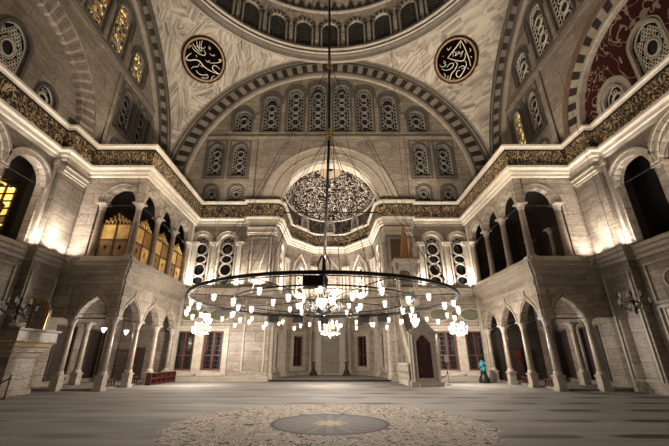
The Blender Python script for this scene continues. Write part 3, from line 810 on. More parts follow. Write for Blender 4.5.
# ------------------------------------------------------------------ corner galleries
def column(parent, x, y, z0, z1, r, ped=0.0, half=False):
    """shaft with its base and capital as sub-parts"""
    zp = z0 + ped
    sh = MB().lathe([(r, zp + .2), (r * .98, zp + .8), (r * .86, z1 - .5)], (x, y, 0), 16).build('column', 'column', parent)
    b = MB()
    if ped: b.box(x - r * 1.35, x + r * 1.35, y - r * 1.35, y + r * 1.35, z0, z0 + ped * .2).box(x - r * 1.12, x + r * 1.12, y - r * 1.12, y + r * 1.12, z0 + ped * .2, zp - ped * .12).box(x - r * 1.35, x + r * 1.35, y - r * 1.35, y + r * 1.35, zp - ped * .12, zp)
    b.lathe([(r * 1.25, zp), (r * 1.3, zp + .07), (r * 1.15, zp + .12), (r * 1.2, zp + .17), (r, zp + .2)], (x, y, 0), 16)
    b.build('base', 'band', sh)
    c = MB().lathe([(r * .86, z1 - .5), (r * 1.0, z1 - .47), (r * .9, z1 - .42), (r * 1.15, z1 - .25), (r * 1.5, z1 - .1)], (x, y, 0), 16)
    c.box(x - r * 1.6, x + r * 1.6, y - r * 1.6, y + r * 1.6, z1 - .1, z1)
    c.build('capital', 'band', sh)
    return sh
def arcade_outline(cols, hw, ws, wt, fn, rise):
    p = [(cols[0] - hw, wt), (cols[0] - hw, ws), (cols[0] + hw, ws)]
    for a, b in zip(cols[:-1], cols[1:]):
        uc = (a + b) / 2; h = (b - a) / 2 - hw
        p += list(reversed(fn(uc, ws, h, rise)))[1:-1] + [(b - hw, ws), (b + hw, ws)]
    return p + [(cols[-1] + hw, wt)]
YCOL = [20.85, 23.5, 26.2, 28.9]; XCOL = [12.72, 15.15]
def gallery(s, label):
    side = 'left' if s < 0 else 'right'
    g = thing('corner_gallery', (s * 14.6, 25.2, 0), label, 'gallery', 'corner galleries on columns')
    FS = Matrix.Translation((s * 12.72, 0, 0)) @ Matrix.Rotation(-s * pi / 2, 4, 'Z')      # side face: local u = -s*y
    FF = Matrix.Translation((0, 20.85, 0))                                               # front face: local u = x
    us = sorted(-s * y for y in YCOL); uf = sorted(s * x for x in XCOL)
    # floor slab, roof, ceilings
    x0, x1 = sorted((s * 12.5, s * 17.3)); y0, y1 = 20.6, 29.75
    MB().box(x0, x1, y0, y1, 6.5, 7.25).build('gallery_floor', 'wall', g)
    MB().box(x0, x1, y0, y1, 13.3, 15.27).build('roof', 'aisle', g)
    # lower arcade
    for nm, F, cols, wall in (('lower_arcade', FS, us, 'wall'), ('lower_arcade', FF, uf, 'wall')):
        o = arcade_outline(cols, .3, 3.95, 6.55, ogeecurve, 1.25)
        if nm and F is FF:
            w = s * 17.0; e = [(w, 6.55), (w, 3.95)]
            o = o + [(w, 6.55), (w, 3.95)][::1] if False else o
        b = MB().plate(o, [], -.2, .22)
        if F is FF:
            lo, hi = sorted((s * 15.4, s * 17.2)); b.box(lo, hi, -.2, .22, 3.95, 6.55)
        b.xf(F); b.build(nm, 'wall', g)
        t = MB()
        for a, c in zip(cols[:-1], cols[1:]):
            l = ogeecurve((a + c) / 2, 3.95, (c - a) / 2 - .3 + .1, 1.5)
            t.ribbon(l, .1, -.25, -.15); t.ribbon([(q, 5.3 + .55), (q, 5.3 + .3)] if False else [((a + c) / 2, 5.45), ((a + c) / 2, 5.75)], .06, -.25, -.15)
        lo, hi = cols[0] - .35, cols[-1] + .35
        if F is FF: lo, hi = sorted((s * 12.4, s * 16.5))
        for z0, z1, d in ((5.85, 5.92, -.24), (5.92, 6.05, -.28), (6.45, 6.55, -.26), (6.55, 6.8, -.32), (6.8, 6.95, -.42), (6.95, 7.2, -.5), (7.2, 7.3, -.56)):
            t.box(lo + (d + .2 if True else 0), hi - (d + .2), d, .2, z0, z1)
        t.xf(F); t.build('entablature', 'band', g)
        ro = MB().tube([(cols[0], 0, 3.9), (cols[-1], 0, 3.9)], .035, 5).tube([(cols[0], 0, 4.15), (cols[-1], 0, 4.15)], .02, 5).xf(F); ro.build('tie_rod', 'black', g)
    # columns below: corner, along the side, one on the front
    for y in YCOL: column(g, s * 12.72, y, .02, 3.95, .195, .82)
    column(g, s * 15.15, 20.85, .02, 3.95, .195, .82)
    for y in (24.0, 27.0): column(g, s * 16.3, y, .02, 3.95, .2, .82)
    # upper storey
    for F, cols in ((FS, us), (FF, uf)):
        fn = lambda uc, ws, h, r: pointcurve(uc, ws, h, r)
        o = arcade_outline(cols, .27, 11.35, 13.35, fn, 1.2)
        b = MB().plate(o, [], -.17, .2)
        if F is FF: lo, hi = sorted((s * 15.4, s * 17.2)); b.box(lo, hi, -.17, .22, 7.25, 13.35)
        b.xf(F); b.build('upper_arcade', 'wall', g)
        t = MB(); k = MB()
        for a, c in zip(cols[:-1], cols[1:]):
            uc = (a + c) / 2; h = (c - a) / 2 - .27
            R = (h + .12); k.arcband(uc, 11.35 + (1.2 - h) * .4, h * 1.0, h + .26, -.2, .2, .12, pi - .12, 9, (0, 1), .004)
            t.arcband(uc, 11.35 + (1.2 - h) * .4, h + .28, h + .36, -.24, -.1, 0, pi, 18)
        k.xf(F); k.build('voussoirs', ['band', 'wall'], g)
        lo, hi = cols[0] - .4, cols[-1] + .4
        sl = MB().plate([(-.3, 7.25), (.25, 7.25), (.2, 7.65), (-.24, 7.65), (-.24, 7.45), (-.3, 7.45)], [], lo, hi); sl.v = [(b_, a_, c_) for a_, b_, c_ in sl.v]
        sl.xf(F); sl.build('sill', 'white', g); t.xf(F); t.build('hood_moulding', 'band', g)
        ro = MB().tube([(cols[0], 0, 11.2), (cols[-1], 0, 11.2)], .035, 5).xf(F); ro.build('tie_rod', 'black', g)
    for y in YCOL: column(g, s * 12.72, y, 7.65, 11.35, .21)
    column(g, s * 15.15, 20.85, 7.65, 11.35, .21)
    # end pilaster against the far wall
    MB().box(*sorted((s * 12.5, s * 13.0)), 29.2, 29.75, .02, 13.3).build('end_pilaster', 'white', g)
    # wooden screens of the left gallery, open balustrade on the right
    if s < 0:
        for F, cols in ((FS, us), (FF, uf)):
            for a, c in zip(cols[:-1], cols[1:]):
                lo, hi = a + .24, c - .24; m = (lo + hi) / 2; z0, z1 = 7.66, 9.95; zm = (z0 + z1) / 2
                fr = MB()
                for u in (lo + .04, m, hi - .04): fr.box(u - .05, u + .05, .02, .14, z0, z1)
                for z in (z0 + .05, zm, z1 - .05): fr.box(lo, hi, .02, .14, z - .05, z + .05)
                sc = fr.xf(F).build('screen', 'panelf', g)
                i = 0
                for ua, ub in ((lo + .09, m - .05), (m + .05, hi - .09)):
                    for za, zb_ in ((z0 + .1, zm - .05), (zm + .05, z1 - .1)):
                        mt = ('panelb', 'panely', 'panely', 'panelb')[i] if F is FS else ('panely', 'panely', 'panelb', 'panelb')[(i * 2 + i // 2 + 1) % 4 if False else (2, 0, 3, 1)[i]]
                        w = (ub + ua) / 2
                        MB().plate(rect(ua, ub, za, zb_), [ell(w, za + .55, .09, .16, 10)] if za < zm - .2 else [], .06, .1).xf(F).build('screen_panel', mt, sc)
                        i += 1
                cr = MB(); n = 7
                for q in range(n):
                    u = m + (q - 3) * (hi - lo) / 8; hh = .75 - .17 * abs(q - 3)
                    cr.tube([(u + .14 * cos(t * .6), .08, z1 + hh * .5 + hh * .5 * sin(t * .6 - 1.57)) for t in range(10)], .035, 4)
                    cr.tube([(u - .13, .08, z1), (u, .08, z1 + hh), (u + .13, .08, z1)], .03, 4)
                cr.xf(F).build('crest', 'gold', sc)
    # rooms behind: inner wall and its dark doorway
    fi = Matrix.Translation((s * 17.2, 25.2, 0)) @ Matrix.Rotation(-s * pi / 2, 4, 'Z')
    b = MB().plate(rect(-4.5, 4.5, .03, 13.3), [rect(-2.6, -1.0, .4, 3.6), rect(.6, 2.2, .4, 3.6)], 0, .3).xf(fi); b.build('back_wall', 'walldim', g)
    MB().box(-4.5, 4.5, -.16, -.03, 7.3, 13.2).xf(fi).build('upper_shade_lining', 'darkwood_shade', g)  # near-black sheet paints the unlit depth behind the upper arches
    for y in (23.6, 26.4): column(g, s * 16.2, y, 7.25, 10.6, .2, .3)
    for u in (-1.8, 1.4):
        d = MB().box(u - .8, u + .8, .15, .25, .4, 3.6); d.ribbon([(u - .85, .4), (u - .85, 3.65), (u + .85, 3.65), (u + .85, .4)], .16, -.06, .05, 1)
        d.xf(fi); d.build('doorway', ['darkwood_shade', 'aisle'], g)
    MB().box(*sorted((s * 13.05, s * 17.15)), 29.5, 29.72, 6.6, 13.25).build('upper_end_shade', 'aisle', g)  # dark sheet over the far wall, shade put into its colour
    MB().box(*sorted((s * 13.05, s * 17.15)), 29.5, 29.72, .15, 6.4).build('lower_end_panel', 'walldim' if s < 0 else 'aisle', g)  # added sheet over the far wall; the right one is dark for shade
    MB().box(*sorted((s * 13.1, s * 17.2)), 20.95, 29.7, .02, .14).build('platform', 'carpet', g)
    return g
gallery(-1, 'left marble corner gallery on columns, honey and brown wooden screens in its upper arches')
gallery(1, 'right marble corner gallery on columns, its dark upper arches without wooden screens')

# ------------------------------------------------------------------ the great ring chandelier
CX, CZ = -.24, 3.73
R1, R2 = 4.9, 3.38
ch = thing('ring_chandelier', (CX, YC, CZ), 'huge black iron ring chandelier hung with rows of lit glass cups over the carpet', 'chandelier')
def circ(r, z, n=96): return [(CX + r * cos(2 * pi * i / n), YC + r * sin(2 * pi * i / n), z) for i in range(n)]
MB().tube(circ(R1, CZ), .055, 8, closed=True).build('outer_ring', 'black', ch)
MB().tube(circ(R1 - .03, CZ - .08), .018, 6, closed=True).build('outer_ring_rail', 'iron', ch)
MB().tube(circ(R2, CZ - .02, 72), .026, 8, closed=True).build('inner_ring', 'black', ch)
MB().tube(circ(R2 - .04, CZ - .12, 72), .014, 6, closed=True).build('inner_ring_rail', 'iron', ch)
for i in range(8):
    a = 2 * pi * (i + .5) / 8
    MB().tube([(CX + .35 * cos(a), YC + .35 * sin(a), CZ + .05), (CX + R1 * cos(a), YC + R1 * sin(a), CZ - .02)], .017, 6).build('spoke', 'black', ch)
MB().lathe([(.02, -.5), (.3, -.42), (.36, -.2), (.22, .1), (.12, .5), (.2, .8), (.1, 1.1), (.06, 1.8)], (CX, YC, CZ), 16).build('hub', 'black', ch)
b = MB()
for i in range(4):
    a = pi / 4 + i * pi / 2
    b.tube([(CX + (.1 + .25 * sin(pi * q / 8)) * cos(a), YC + (.1 + .25 * sin(pi * q / 8)) * sin(a), CZ + .95 + .9 * q / 8) for q in range(9)], .025, 5)
b.build('hub_stirrup', 'black', ch)
MB().tube([(CX + .02, YC, CZ + 1.7), (CX + .2, YC, 11.4), (CX + .24, YC, 49.9)], .06, 8).build('suspension_cable', 'black', ch)
for z, r in ((11.45, .14), (15.7, .15)):
    MB().ball((CX + .21, YC, z), r, 12, 8).lathe([(.07, -.32), (.1, -.2), (.05, 0), (.1, .2), (.07, .32)], (CX + .21, YC, z), 10).build('gilt_ball', 'gold', ch)
for i in range(16):
    a = 2 * pi * (i + .25) / 16; top = 11.4 if i % 2 else 15.6
    rr = R1 if i % 4 != 1 else R2
    MB().tube([(CX + rr * cos(a), YC + rr * sin(a), CZ + .03), (CX + .2 + .05 * cos(a), YC + .05 * sin(a), top)], .011, 4).build('stay_wire', 'wire', ch)
def lamp_mesh():
    cup = MB().lathe([(.012, -.14), (.055, -.11), (.09, -.02), (.088, .07), (.11, .16)], (0, 0, 0), 10).mesh('glass_cup', 'cup')
    bl = MB().ball((0, 0, .06), .05, 8, 6, sz=1.5).mesh('bulb', 'bulb')
    rod = MB().tube([(.11, 0, .16), (.07, 0, .3), (0, 0, .42), (-.07, 0, .3), (-.11, 0, .16)], .008, 4).mesh('lamp', 'iron')
    return rod, cup, bl
LM = lamp_mesh()
def lamp(x, y, z, rz=0):
    l = bpy.data.objects.new('lamp', LM[0]); COL.objects.link(l); l.parent = ch; l.location = (x - CX, y - YC, z - CZ); l.rotation_euler.z = rz; l.scale = (.62, .62, .62)
    for n_, me in (('glass_cup', LM[1]), ('bulb', LM[2])):
        o = bpy.data.objects.new(n_, me); COL.objects.link(o); o.parent = l
rl = random.Random(3)
for i in range(38):
    a = 2 * pi * (i + .5) / 38; lamp(CX + (R1 - .05) * cos(a), YC + (R1 - .05) * sin(a), CZ - .46 - .18 * (i % 2) + rl.uniform(-.03, .03), a)
for i in range(24):
    a = 2 * pi * (i + .3) / 24; lamp(CX + R2 * cos(a), YC + R2 * sin(a), CZ - .5 - .14 * (i % 2), a)
for i in range(8):
    a = 2 * pi * i / 8; lamp(CX + 1.3 * cos(a), YC + 1.3 * sin(a), CZ - .3, a)
# box floodlights standing on the ring
FLA = [-92, 66, 91, 107, 122, 54]
fl = None
for i, a in enumerate(FLA):
    a = radians(a); r = R1 - .05
    if fl is None:
        fm = MB().box(-.24, .24, -.14, .14, -.28, -.02).mesh('floodlight', 'black')
        ym = MB().box(-.28, -.25, -.05, .05, -.25, .02).box(.25, .28, -.05, .05, -.25, .02).box(-.28, .28, -.05, .05, -.31, -.285).mesh('yoke', 'iron'); fl = 1
    o = bpy.data.objects.new('floodlight', fm); COL.objects.link(o); o.parent = ch
    o.location = (r * cos(a), r * sin(a), -.08); o.rotation_euler.z = a + pi / 2
    y_ = bpy.data.objects.new('yoke', ym); COL.objects.link(y_); y_.parent = o

# ------------------------------------------------------------------ crystal chandeliers
def crystal(x, y, z, r, h, label, lit=True, wire_to=None, group=None, name='crystal_chandelier', mat='gold', drops=170, n=10, parent=None):
    t = parent or thing(name, (x, y, z), label, 'chandelier', group)
    b = MB().lathe([(.02, -h * .5), (r * .12, -h * .4), (r * .06, -h * .2), (r * .14, 0), (r * .05, h * .25), (r * .1, h * .4), (r * .02, h * .55)], (x, y, z), 10)
    b.build('stem', mat, t)
    for i in range(n):
        a = 2 * pi * i / n; k = 1.0 if i % 2 else .68; zz = z - h * .12 if i % 2 else z + h * .16
        c, s_ = cos(a), sin(a)
        ar = MB().tube([(x + r * k * q * c, y + r * k * q * s_, zz - h * .16 * sin(pi * q) - (0)) for q in (.06, .25, .5, .75, 1)], r * .028 + .006, 5)
        ar.lathe([(.012, 0), (r * .1, .02), (r * .11, .05)], (x + r * k * c, y + r * k * s_, zz), 8)
        ao = ar.build('arm', mat, t)
        MB().lathe([(r * .05, .03), (r * .05, h * .12), (r * .085, h * .2), (r * .05, h * .28), (.002, h * .32)], (x + r * k * c, y + r * k * s_, zz), 8).build('bulb' if lit else 'candle', 'bulbdim' if lit else 'crystal', ao)
    d = MB(); q = random.Random(int(abs(x) * 10) + 3)
    for i in range(drops):
        a = q.uniform(0, 2 * pi); f_ = i / drops; rr = r * (.15 + .85 * q.random() ** .6); zz = z - h * .12 - h * .38 * q.random() * (1 - .6 * rr / r)
        if i % 3 == 0: rr *= .6; zz = z + h * q.uniform(.05, .4)
        d.oct((x + rr * cos(a), y + rr * sin(a), zz), .018 + r * .022, .035 + r * .05)
    d.build('crystal_drops', 'crystal', t)['kind'] = 'stuff'
    if wire_to: MB().tube([(x, y, z + h * .5), (x, y, wire_to)], .012, 4).build('suspension_wire', 'wire', t)
    return t
crystal(CX, YC, CZ + .1 - .05, .78, 1.0, 'wide crystal chandelier at the hub of the great black ring', True, None, None, drops=420, n=6, parent=ch)
crystal(.0, 25.5, 3.65, .72, 1.2, 'lit crystal chandelier hanging on the middle axis before the apse step', True, 31.5, 'small lit crystal chandeliers')
crystal(-9.2, 25.5, 3.65, .62, 1.0, 'small lit crystal chandelier before the two shuttered windows left of the apse', True, 30.2, 'small lit crystal chandeliers')
crystal(9.15, 25.5, 3.65, .62, 1.0, 'small lit crystal chandelier hanging right of the pulpit gate before the shuttered windows', True, 31.0, 'small lit crystal chandeliers')
crystal(-15.15, 17.0, 3.95, .68, 1.1, 'unlit dark bronze crystal chandelier above the stone preaching chair at left', False, 19.0, 'unlit side chandeliers', mat='black', drops=60)
crystal(14.85, 17.0, 4.25, .62, 1.15, 'unlit dark bronze crystal chandelier against the bare marble wall at right', False, 19.0, 'unlit side chandeliers', mat='black', drops=60)
# milk glass bowl lamps
def bowl(x, y, z, r, label, wt, parent=None):
    t = parent or thing('bowl_lamp', (x, y, z), label, 'lamp', 'white glass bowl lamps')
    MB().lathe([(.01, -r * 1.5), (r * .45, -r * 1.1), (r * .95, -.2 * r), (r, .3 * r), (r * .9, .35 * r)], (x, y, z), 14).build('bowl', 'cup', t)
    MB().ball((x, y, z - r * .2), r * .45).build('bulb', 'bulb', t)
    MB().tube([(x, y, z + r * .3), (x, y, wt)], .012, 4).build('wire', 'wire', t)
bowl(CX - .05, YC - .95, 3.62, .2, None, 3.74, ch)
bowl(-5.05, 20.6, 4.1, .24, 'white glass bowl lamp left of the crystals, before the oval wall panels', 30.5) if False else None
bowl(4.85, 20.2, 3.72, .26, 'white glass bowl lamp above the pulpit gate', 33.0)
bowl(-7.1, 20.2, 3.98, .24, 'white glass bowl lamp under the left end of the ring, near the oval panels', 32.5)
bowl(-14.3, 22.6, 3.45, .16, 'left one of two white lamps inside the left lower arcade', 6.5)
bowl(-14.0, 24.6, 3.45, .16, 'right one of two white lamps inside the left lower arcade', 6.5)

# ------------------------------------------------------------------ calligraphy roundels on the pendentives
def roundel(s, label, strokes):
    C = Vector((s * 13.1, 26.7, 30.4)); cen = Vector((0, YC, WZ)); n = (cen - C).normalized()
    C = cen - n * (RS - .12)
    right = Vector((0, 0, 1)).cross(n); right.normalize(); right = right if right.x > 0 else -right
    up = n.cross(right); up = up if up.z > 0 else -up
    ro = radians(27) * s; right, up = right * cos(ro) + up * -sin(ro), up * cos(ro) + right * sin(ro)
    m = Matrix((right, -n, up)).transposed().to_4x4(); m.translation = C
    r = frame_empty('calligraphy_roundel', m); tag(r, label, 'wall plaque', 'calligraphy roundels')
    R = 2.28
    MB().lathe([(R * .93, -.16), (R * .95, -.22), (R, -.2), (R * 1.02, 0), (R * .93, 0), (R * .93, -.16)], (0, 0, 0), 48).xf(Matrix.Rotation(-pi / 2, 4, 'X') @ Matrix.Scale(-1, 4, (0, 0, 1))).build('outer_rim', 'panelf', r, True)
    MB().tube([(R * .87 * cos(2 * pi * i / 48), -.14, R * .87 * sin(2 * pi * i / 48)) for i in range(48)], .1, 6, closed=True).build('tan_rim', 'rim', r, True)
    MB().plate(ell(0, 0, R * .95, R * .95, 48), [], -.1, .02).build('black_field', 'field', r, True)
    for st in strokes:
        pts, w = st
        pts = [((a) * R * .86, b * R * .86) for a, b in pts]
        # smooth the pen stroke
        P = []
        for i in range(len(pts) - 1):
            p0 = pts[max(0, i - 1)]; p1 = pts[i]; p2 = pts[i + 1]; p3 = pts[min(len(pts) - 1, i + 2)]
            for q in range(5):
                t = q / 5
                P.append(tuple(.5 * (2 * p1[k] + (p2[k] - p0[k]) * t + (2 * p0[k] - 5 * p1[k] + 4 * p2[k] - p3[k]) * t * t + (3 * p1[k] - p0[k] - 3 * p2[k] + p3[k]) * t ** 3) for k in (0, 1)))
        P.append(pts[-1])
        n_ = len(P); rad = [w * .72 * (.55 + .6 * sin(pi * (i + .5) / n_)) for i in range(n_)]
        MB().tube([(a, -.13, b) for a, b in P], rad, 6).build('pen_stroke', 'script', r, True)
M['field'] = plain('black_field', (.004, .003, .003), 1.0, var=.1); M['field'].node_tree.nodes['Principled BSDF'].inputs['Specular IOR Level'].default_value = 0
M['script'] = plain('pale_gilt_script', (.9, .82, .66), .5, .0, var=.1)
def px(l, cx, cy, r): return [((a - cx) / r, -(b - cy) / r) for a, b in l]
LS = [([(112, 180), (80, 205), (70, 222), (90, 232), (140, 225), (170, 235), (200, 270), (250, 300), (325, 322)], .07),
      ([(325, 322), (285, 300), (265, 280), (275, 258), (300, 262), (325, 285)], .05), ([(245, 240), (290, 238), (330, 228), (338, 212), (322, 212), (330, 228)], .05),
      ([(120, 135), (140, 160), (170, 180), (205, 190), (220, 175), (208, 150)], .045), ([(130, 110), (150, 145), (180, 170)], .04), ([(160, 90), (165, 130), (190, 165)], .04),
      ([(205, 85), (190, 120), (195, 160)], .04), ([(185, 90), (178, 125), (170, 150)], .035), ([(225, 125), (205, 140), (150, 130)], .03), ([(95, 150), (110, 130), (128, 128)], .03),
      ([(250, 120), (262, 135), (252, 142), (248, 128)], .035), ([(250, 172), (268, 185), (290, 180), (282, 192)], .035), ([(215, 220), (230, 235), (243, 225), (240, 238)], .035), ([(148, 190), (150, 205)], .035),
      ([(100, 290), (120, 275), (150, 272), (165, 250)], .04), ([(135, 300), (150, 320), (180, 332), (210, 325)], .045), ([(185, 345), (205, 355), (225, 345), (215, 325), (205, 340)], .04),
      ([(275, 332), (255, 345), (250, 362), (275, 365)], .045), ([(175, 262), (185, 275)], .035), ([(170, 350), (190, 358)], .03)]
RS_ = [([(240, 105), (210, 150), (150, 220)], .06), ([(150, 220), (200, 238), (265, 250), (285, 225), (282, 195)], .06), ([(240, 105), (275, 160), (315, 240), (332, 290)], .06), ([(265, 105), (285, 130)], .04),
       ([(238, 110), (240, 150), (243, 160)], .035), ([(190, 215), (195, 185), (215, 190), (208, 210), (235, 190), (220, 180)], .04), ([(235, 180), (245, 200), (265, 180), (250, 220)], .04),
       ([(140, 150), (150, 165), (170, 145)], .04), ([(110, 205), (116, 210)], .05), ([(310, 165), (322, 180), (315, 190)], .04), ([(325, 220), (335, 232)], .04),
       ([(90, 270), (115, 285), (140, 270), (120, 255)], .045), ([(110, 300), (150, 310), (190, 295), (200, 265), (170, 265), (150, 290)], .05), ([(120, 240), (140, 255)], .04),
       ([(210, 250), (230, 270), (215, 310), (190, 340), (180, 385), (165, 375), (165, 350)], .06), ([(285, 250), (300, 275), (285, 320), (255, 365), (230, 350), (235, 320), (255, 318)], .06), ([(240, 300), (270, 285), (290, 300), (265, 305)], .045),
       ([(130, 330), (145, 355), (135, 360)], .04), ([(210, 375), (216, 380)], .045), ([(310, 300), (320, 312)], .04)]
roundel(-1, 'left round black plaque with pale script, its longest stroke a wave across the middle', [(px(p, 207, 222, 150), w) for p, w in LS])
roundel(1, 'right round black plaque with pale script, its upper strokes forming a tall triangle', [(px(p, 213, 240, 150), w) for p, w in RS_])

# ------------------------------------------------------------------ minbar
mb = thing('minbar', (6.6, 27.3, 0), 'tall white marble stepped pulpit with curtained gate, sloping rail and ochre cone spire', 'pulpit')
XL, XR, Y0, Y1 = 5.4, 7.2, 24.4, 29.3
b = MB().plate([(XL - .05, .02), (XL - .05, 3.3), (XL + .1, 3.35), (XL + .1, 3.55), (XL + .3, 3.6), (XL + .35, 3.85), (5.95, 3.9), (6.10, 4.15), (6.30, 4.4), (6.50, 4.15), (6.65, 3.9), (XR - .35, 3.85), (XR - .3, 3.6), (XR - .1, 3.55), (XR - .1, 3.35), (XR + .05, 3.3), (XR + .05, .02)],
               [[(5.80, .5), (6.80, .5)] + pointcurve(6.30, 2.6, .5, .62)], Y0, Y0 + .35); b.build('gate', 'band', mb)
b = MB().ribbon([(5.73, .5), (5.73, 2.6)] + [(a, c) for a, c in reversed(pointcurve(6.30, 2.6, .57, .7))] + [(6.87, 2.6), (6.87, .5)], .1, Y0 - .06, Y0).box(XL - .1, XR + .1, Y0 - .12, Y0 + .4, 3.28, 3.42)
for u in (XL + .12, XR - .12): b.lathe([(.1, .3), (.08, .45), (.075, 3.0), (.13, 3.2)], (u, Y0 - .1, 0), 8)
b.box(XL - .15, XR + .15, Y0 - .25, Y0 + .4, .02, .3).box(5.7, 6.9, Y0 - .5, Y0 - .2, .02, .18); b.build('gate_moulding', 'band', mb)
b = MB(); nf = 12
for i in range(nf): b.lathe([(.055, .5), (.05, 2.0), (.05, 2.55 + .6 * (1 - abs(i - 5.5) / 6) ** .6)], (5.84 + .92 * i / (nf - 1), Y0 + .2, 0), 6)
cu = b.build('curtain', 'curtain', mb)
b = MB().tube([(6.3 + .2 * cos(2 * pi * i / 14), Y0 + .12, 2.75 + .2 * sin(2 * pi * i / 14)) for i in range(14)], .06, 5, closed=True); b.build('curtain_emblem', 'redpaint', cu)
b = MB(); ns = 14
for i in range(ns): b.box(XL + .15, XR - .15, Y0 + .35 + (4.0) * i / ns, Y1, .3 + 5.0 * i / ns if i else .02, .3 + 5.0 * (i + 1) / ns)
b.build('steps', 'band', mb)
for nm, x in (('side_wall', XL), ('side_wall', XR - .16)):
    F = Matrix.Translation((x, 0, 0)) @ Matrix.Rotation(pi / 2, 4, 'Z')
    out = [(Y0 + .35, .02), (Y1, .02), (Y1, 5.3), (Y1 - .6, 5.3), (Y0 + .35, .7)]
    ar = [(Y1 - 1.5, .4), (Y1 - .5, .4)] + pointcurve(Y1 - 1.0, 2.0, .5, .6)
    b = MB().plate(out, [ar, ell(Y0 + 2.4, 1.6, .28, .35), ell(Y0 + 1.6, .95, .2, .22)], -.16, 0).xf(F); b.build(nm, 'walldim', mb)
    rl_ = MB().plate([(Y0 + .35, .7), (Y1 - .6, 5.3), (Y1 - .6, 6.35), (Y0 + .35, 1.9)], [], -.1, -.04)
    for q in range(16):
        t0 = (q + .2) / 16; yy = Y0 + .35 + (Y1 - .95 - Y0) * t0
    rl_.ribbon([(Y0 + .35, 1.9), (Y1 - .6, 6.35)], .16, -.17, .02).ribbon([(Y0 + .35, .72), (Y1 - .6, 5.32)], .12, -.17, .02).xf(F); rl_.build('sloping_rail', 'white', mb)
# balustrade panel at the foot, left side
b = MB()
for i in range(7): b.lathe([(.06, .35), (.09, .6), (.05, .8), (.09, 1.0), (.06, 1.25)], (XL - .16, Y0 + .5 + .55 * i, 0), 8)
b.box(XL - .28, XL - .04, Y0 + .2, Y0 + 3.6, .02, .35).box(XL - .26, XL - .06, Y0 + .2, Y0 + 3.6, 1.25, 1.42)
b.build('balustrade', 'white', mb)
MB().box(XL - .06, XL - .03, Y0 + .3, Y0 + 3.5, .3, 1.3).build('shade_panel', 'darkwood_shade', mb)  # dark sheet that paints the shade between the balusters
# canopy tower on four posts and the spire
b = MB().box(5.55, 7.35, 27.9, 29.3, 5.1, 5.4); b.box(5.7, 7.2, 28.0, 29.3, 5.4, 6.2); b.build('speaking_platform', 'white', mb)
for x in (5.72, 7.18):
    for y in (28.1, 29.15):
        MB().lathe([(.12, 6.2), (.1, 6.35), (.09, 8.1), (.15, 8.25)], (x, y, 0), 10).build('canopy_post', 'white', mb)
for F_ in (Matrix.Translation((0, 28.0, 0)), Matrix.Translation((0, 29.1, 0))):
    b = MB().plate([(5.55, 8.25), (5.8, 8.25)] + list(reversed(pointcurve(6.45, 8.25, .65, .6)))[1:-1] + [(7.1, 8.25), (7.35, 8.25), (7.35, 9.2), (5.55, 9.2)], [], 0, .15).xf(F_); b.build('canopy_arch', 'white', mb)
b = MB().box(5.45, 7.45, 27.85, 29.35, 9.2, 9.35).box(5.35, 7.55, 27.75, 29.38, 9.35, 9.5).box(5.5, 5.65, 28.0, 29.2, 8.6, 9.2).box(7.25, 7.4, 28.0, 29.2, 8.6, 9.2); b.build('canopy_cornice', 'white', mb)
b = MB()
for q in range(10):
    u = 5.5 + .21 * q
    b.plate([(u - .1, 9.5), (u + .1, 9.5), (u, 9.78)], [], 27.78, 27.84)
b.box(5.45, 7.45, 27.85, 29.3, 9.5, 9.62); b.build('canopy_cresting', 'panelb', mb)
b = MB().lathe([(.62, 9.6), (.56, 9.95), (.5, 10.0), (.2, 12.0), (.03, 13.0)], (6.55, 28.6, 0), 8, smooth=False); sp = b.build('spire', 'spire', mb)
MB().ball((6.55, 28.6, 13.05), .09).tube([(6.55, 28.6, 13.0), (6.55, 28.6, 13.5)], .03, 5).build('finial', 'gold', sp)

# ------------------------------------------------------------------ preaching chair at the left
kp = thing('preaching_chair', (-15.6, 18.4, 0), 'raised grey marble preaching chair with gilt mouldings against the left wall', 'preaching chair')
def flare(b, xs, ys, rows):
    vs = []; 
    for z, e in rows: vs += [(xs[0], ys[0] - e, z), (xs[1] + e, ys[0] - e, z), (xs[1] + e, ys[1] + e, z), (xs[0], ys[1] + e, z)]
    n = len(rows); fs = [(4 * i + j, 4 * i + (j + 1) % 4, 4 * i + 4 + (j + 1) % 4, 4 * i + 4 + j) for i in range(n - 1) for j in range(4)]
    return b.add(vs, fs + [(0, 1, 2, 3), tuple(4 * n - 4 + j for j in range(4))])
XS, YS = (-16.45, -15.35), (17.6, 19.2)
flare(MB(), XS, YS, [(.02, .12), (.25, .12), (.3, 0), (1.7, 0), (1.75, .05)]).build('pedestal', 'walldim', kp)
flare(MB(), XS, YS, [(1.75, .05), (1.95, .12), (2.0, .2), (2.2, .25), (2.25, .34), (2.4, .4), (2.45, .5)]).build('corbel', 'band', kp)
flare(MB(), XS, YS, [(2.45, .46), (2.95, .46), (2.98, .56), (3.08, .56)]).build('parapet', 'walldim', kp)
for z, e in ((2.02, .22), (2.27, .36), (2.47, .5)):
    MB().tube([(XS[0], YS[0] - e, z), (XS[1] + e, YS[0] - e, z), (XS[1] + e, YS[1] + e, z), (XS[0], YS[1] + e, z)], .03, 5).build('gilt_fillet', 'gold', kp)
F = Matrix.Translation((0, 19.3, 0))
b = MB().plate([(-16.45, 3.08), (-15.45, 3.08), (-15.4, 4.2), (-15.6, 4.5), (-15.75, 4.75), (-15.95, 4.9), (-16.2, 4.75), (-16.45, 4.5)], [], 0, .14).xf(F); bk = b.build('back_panel', 'walldim', kp)
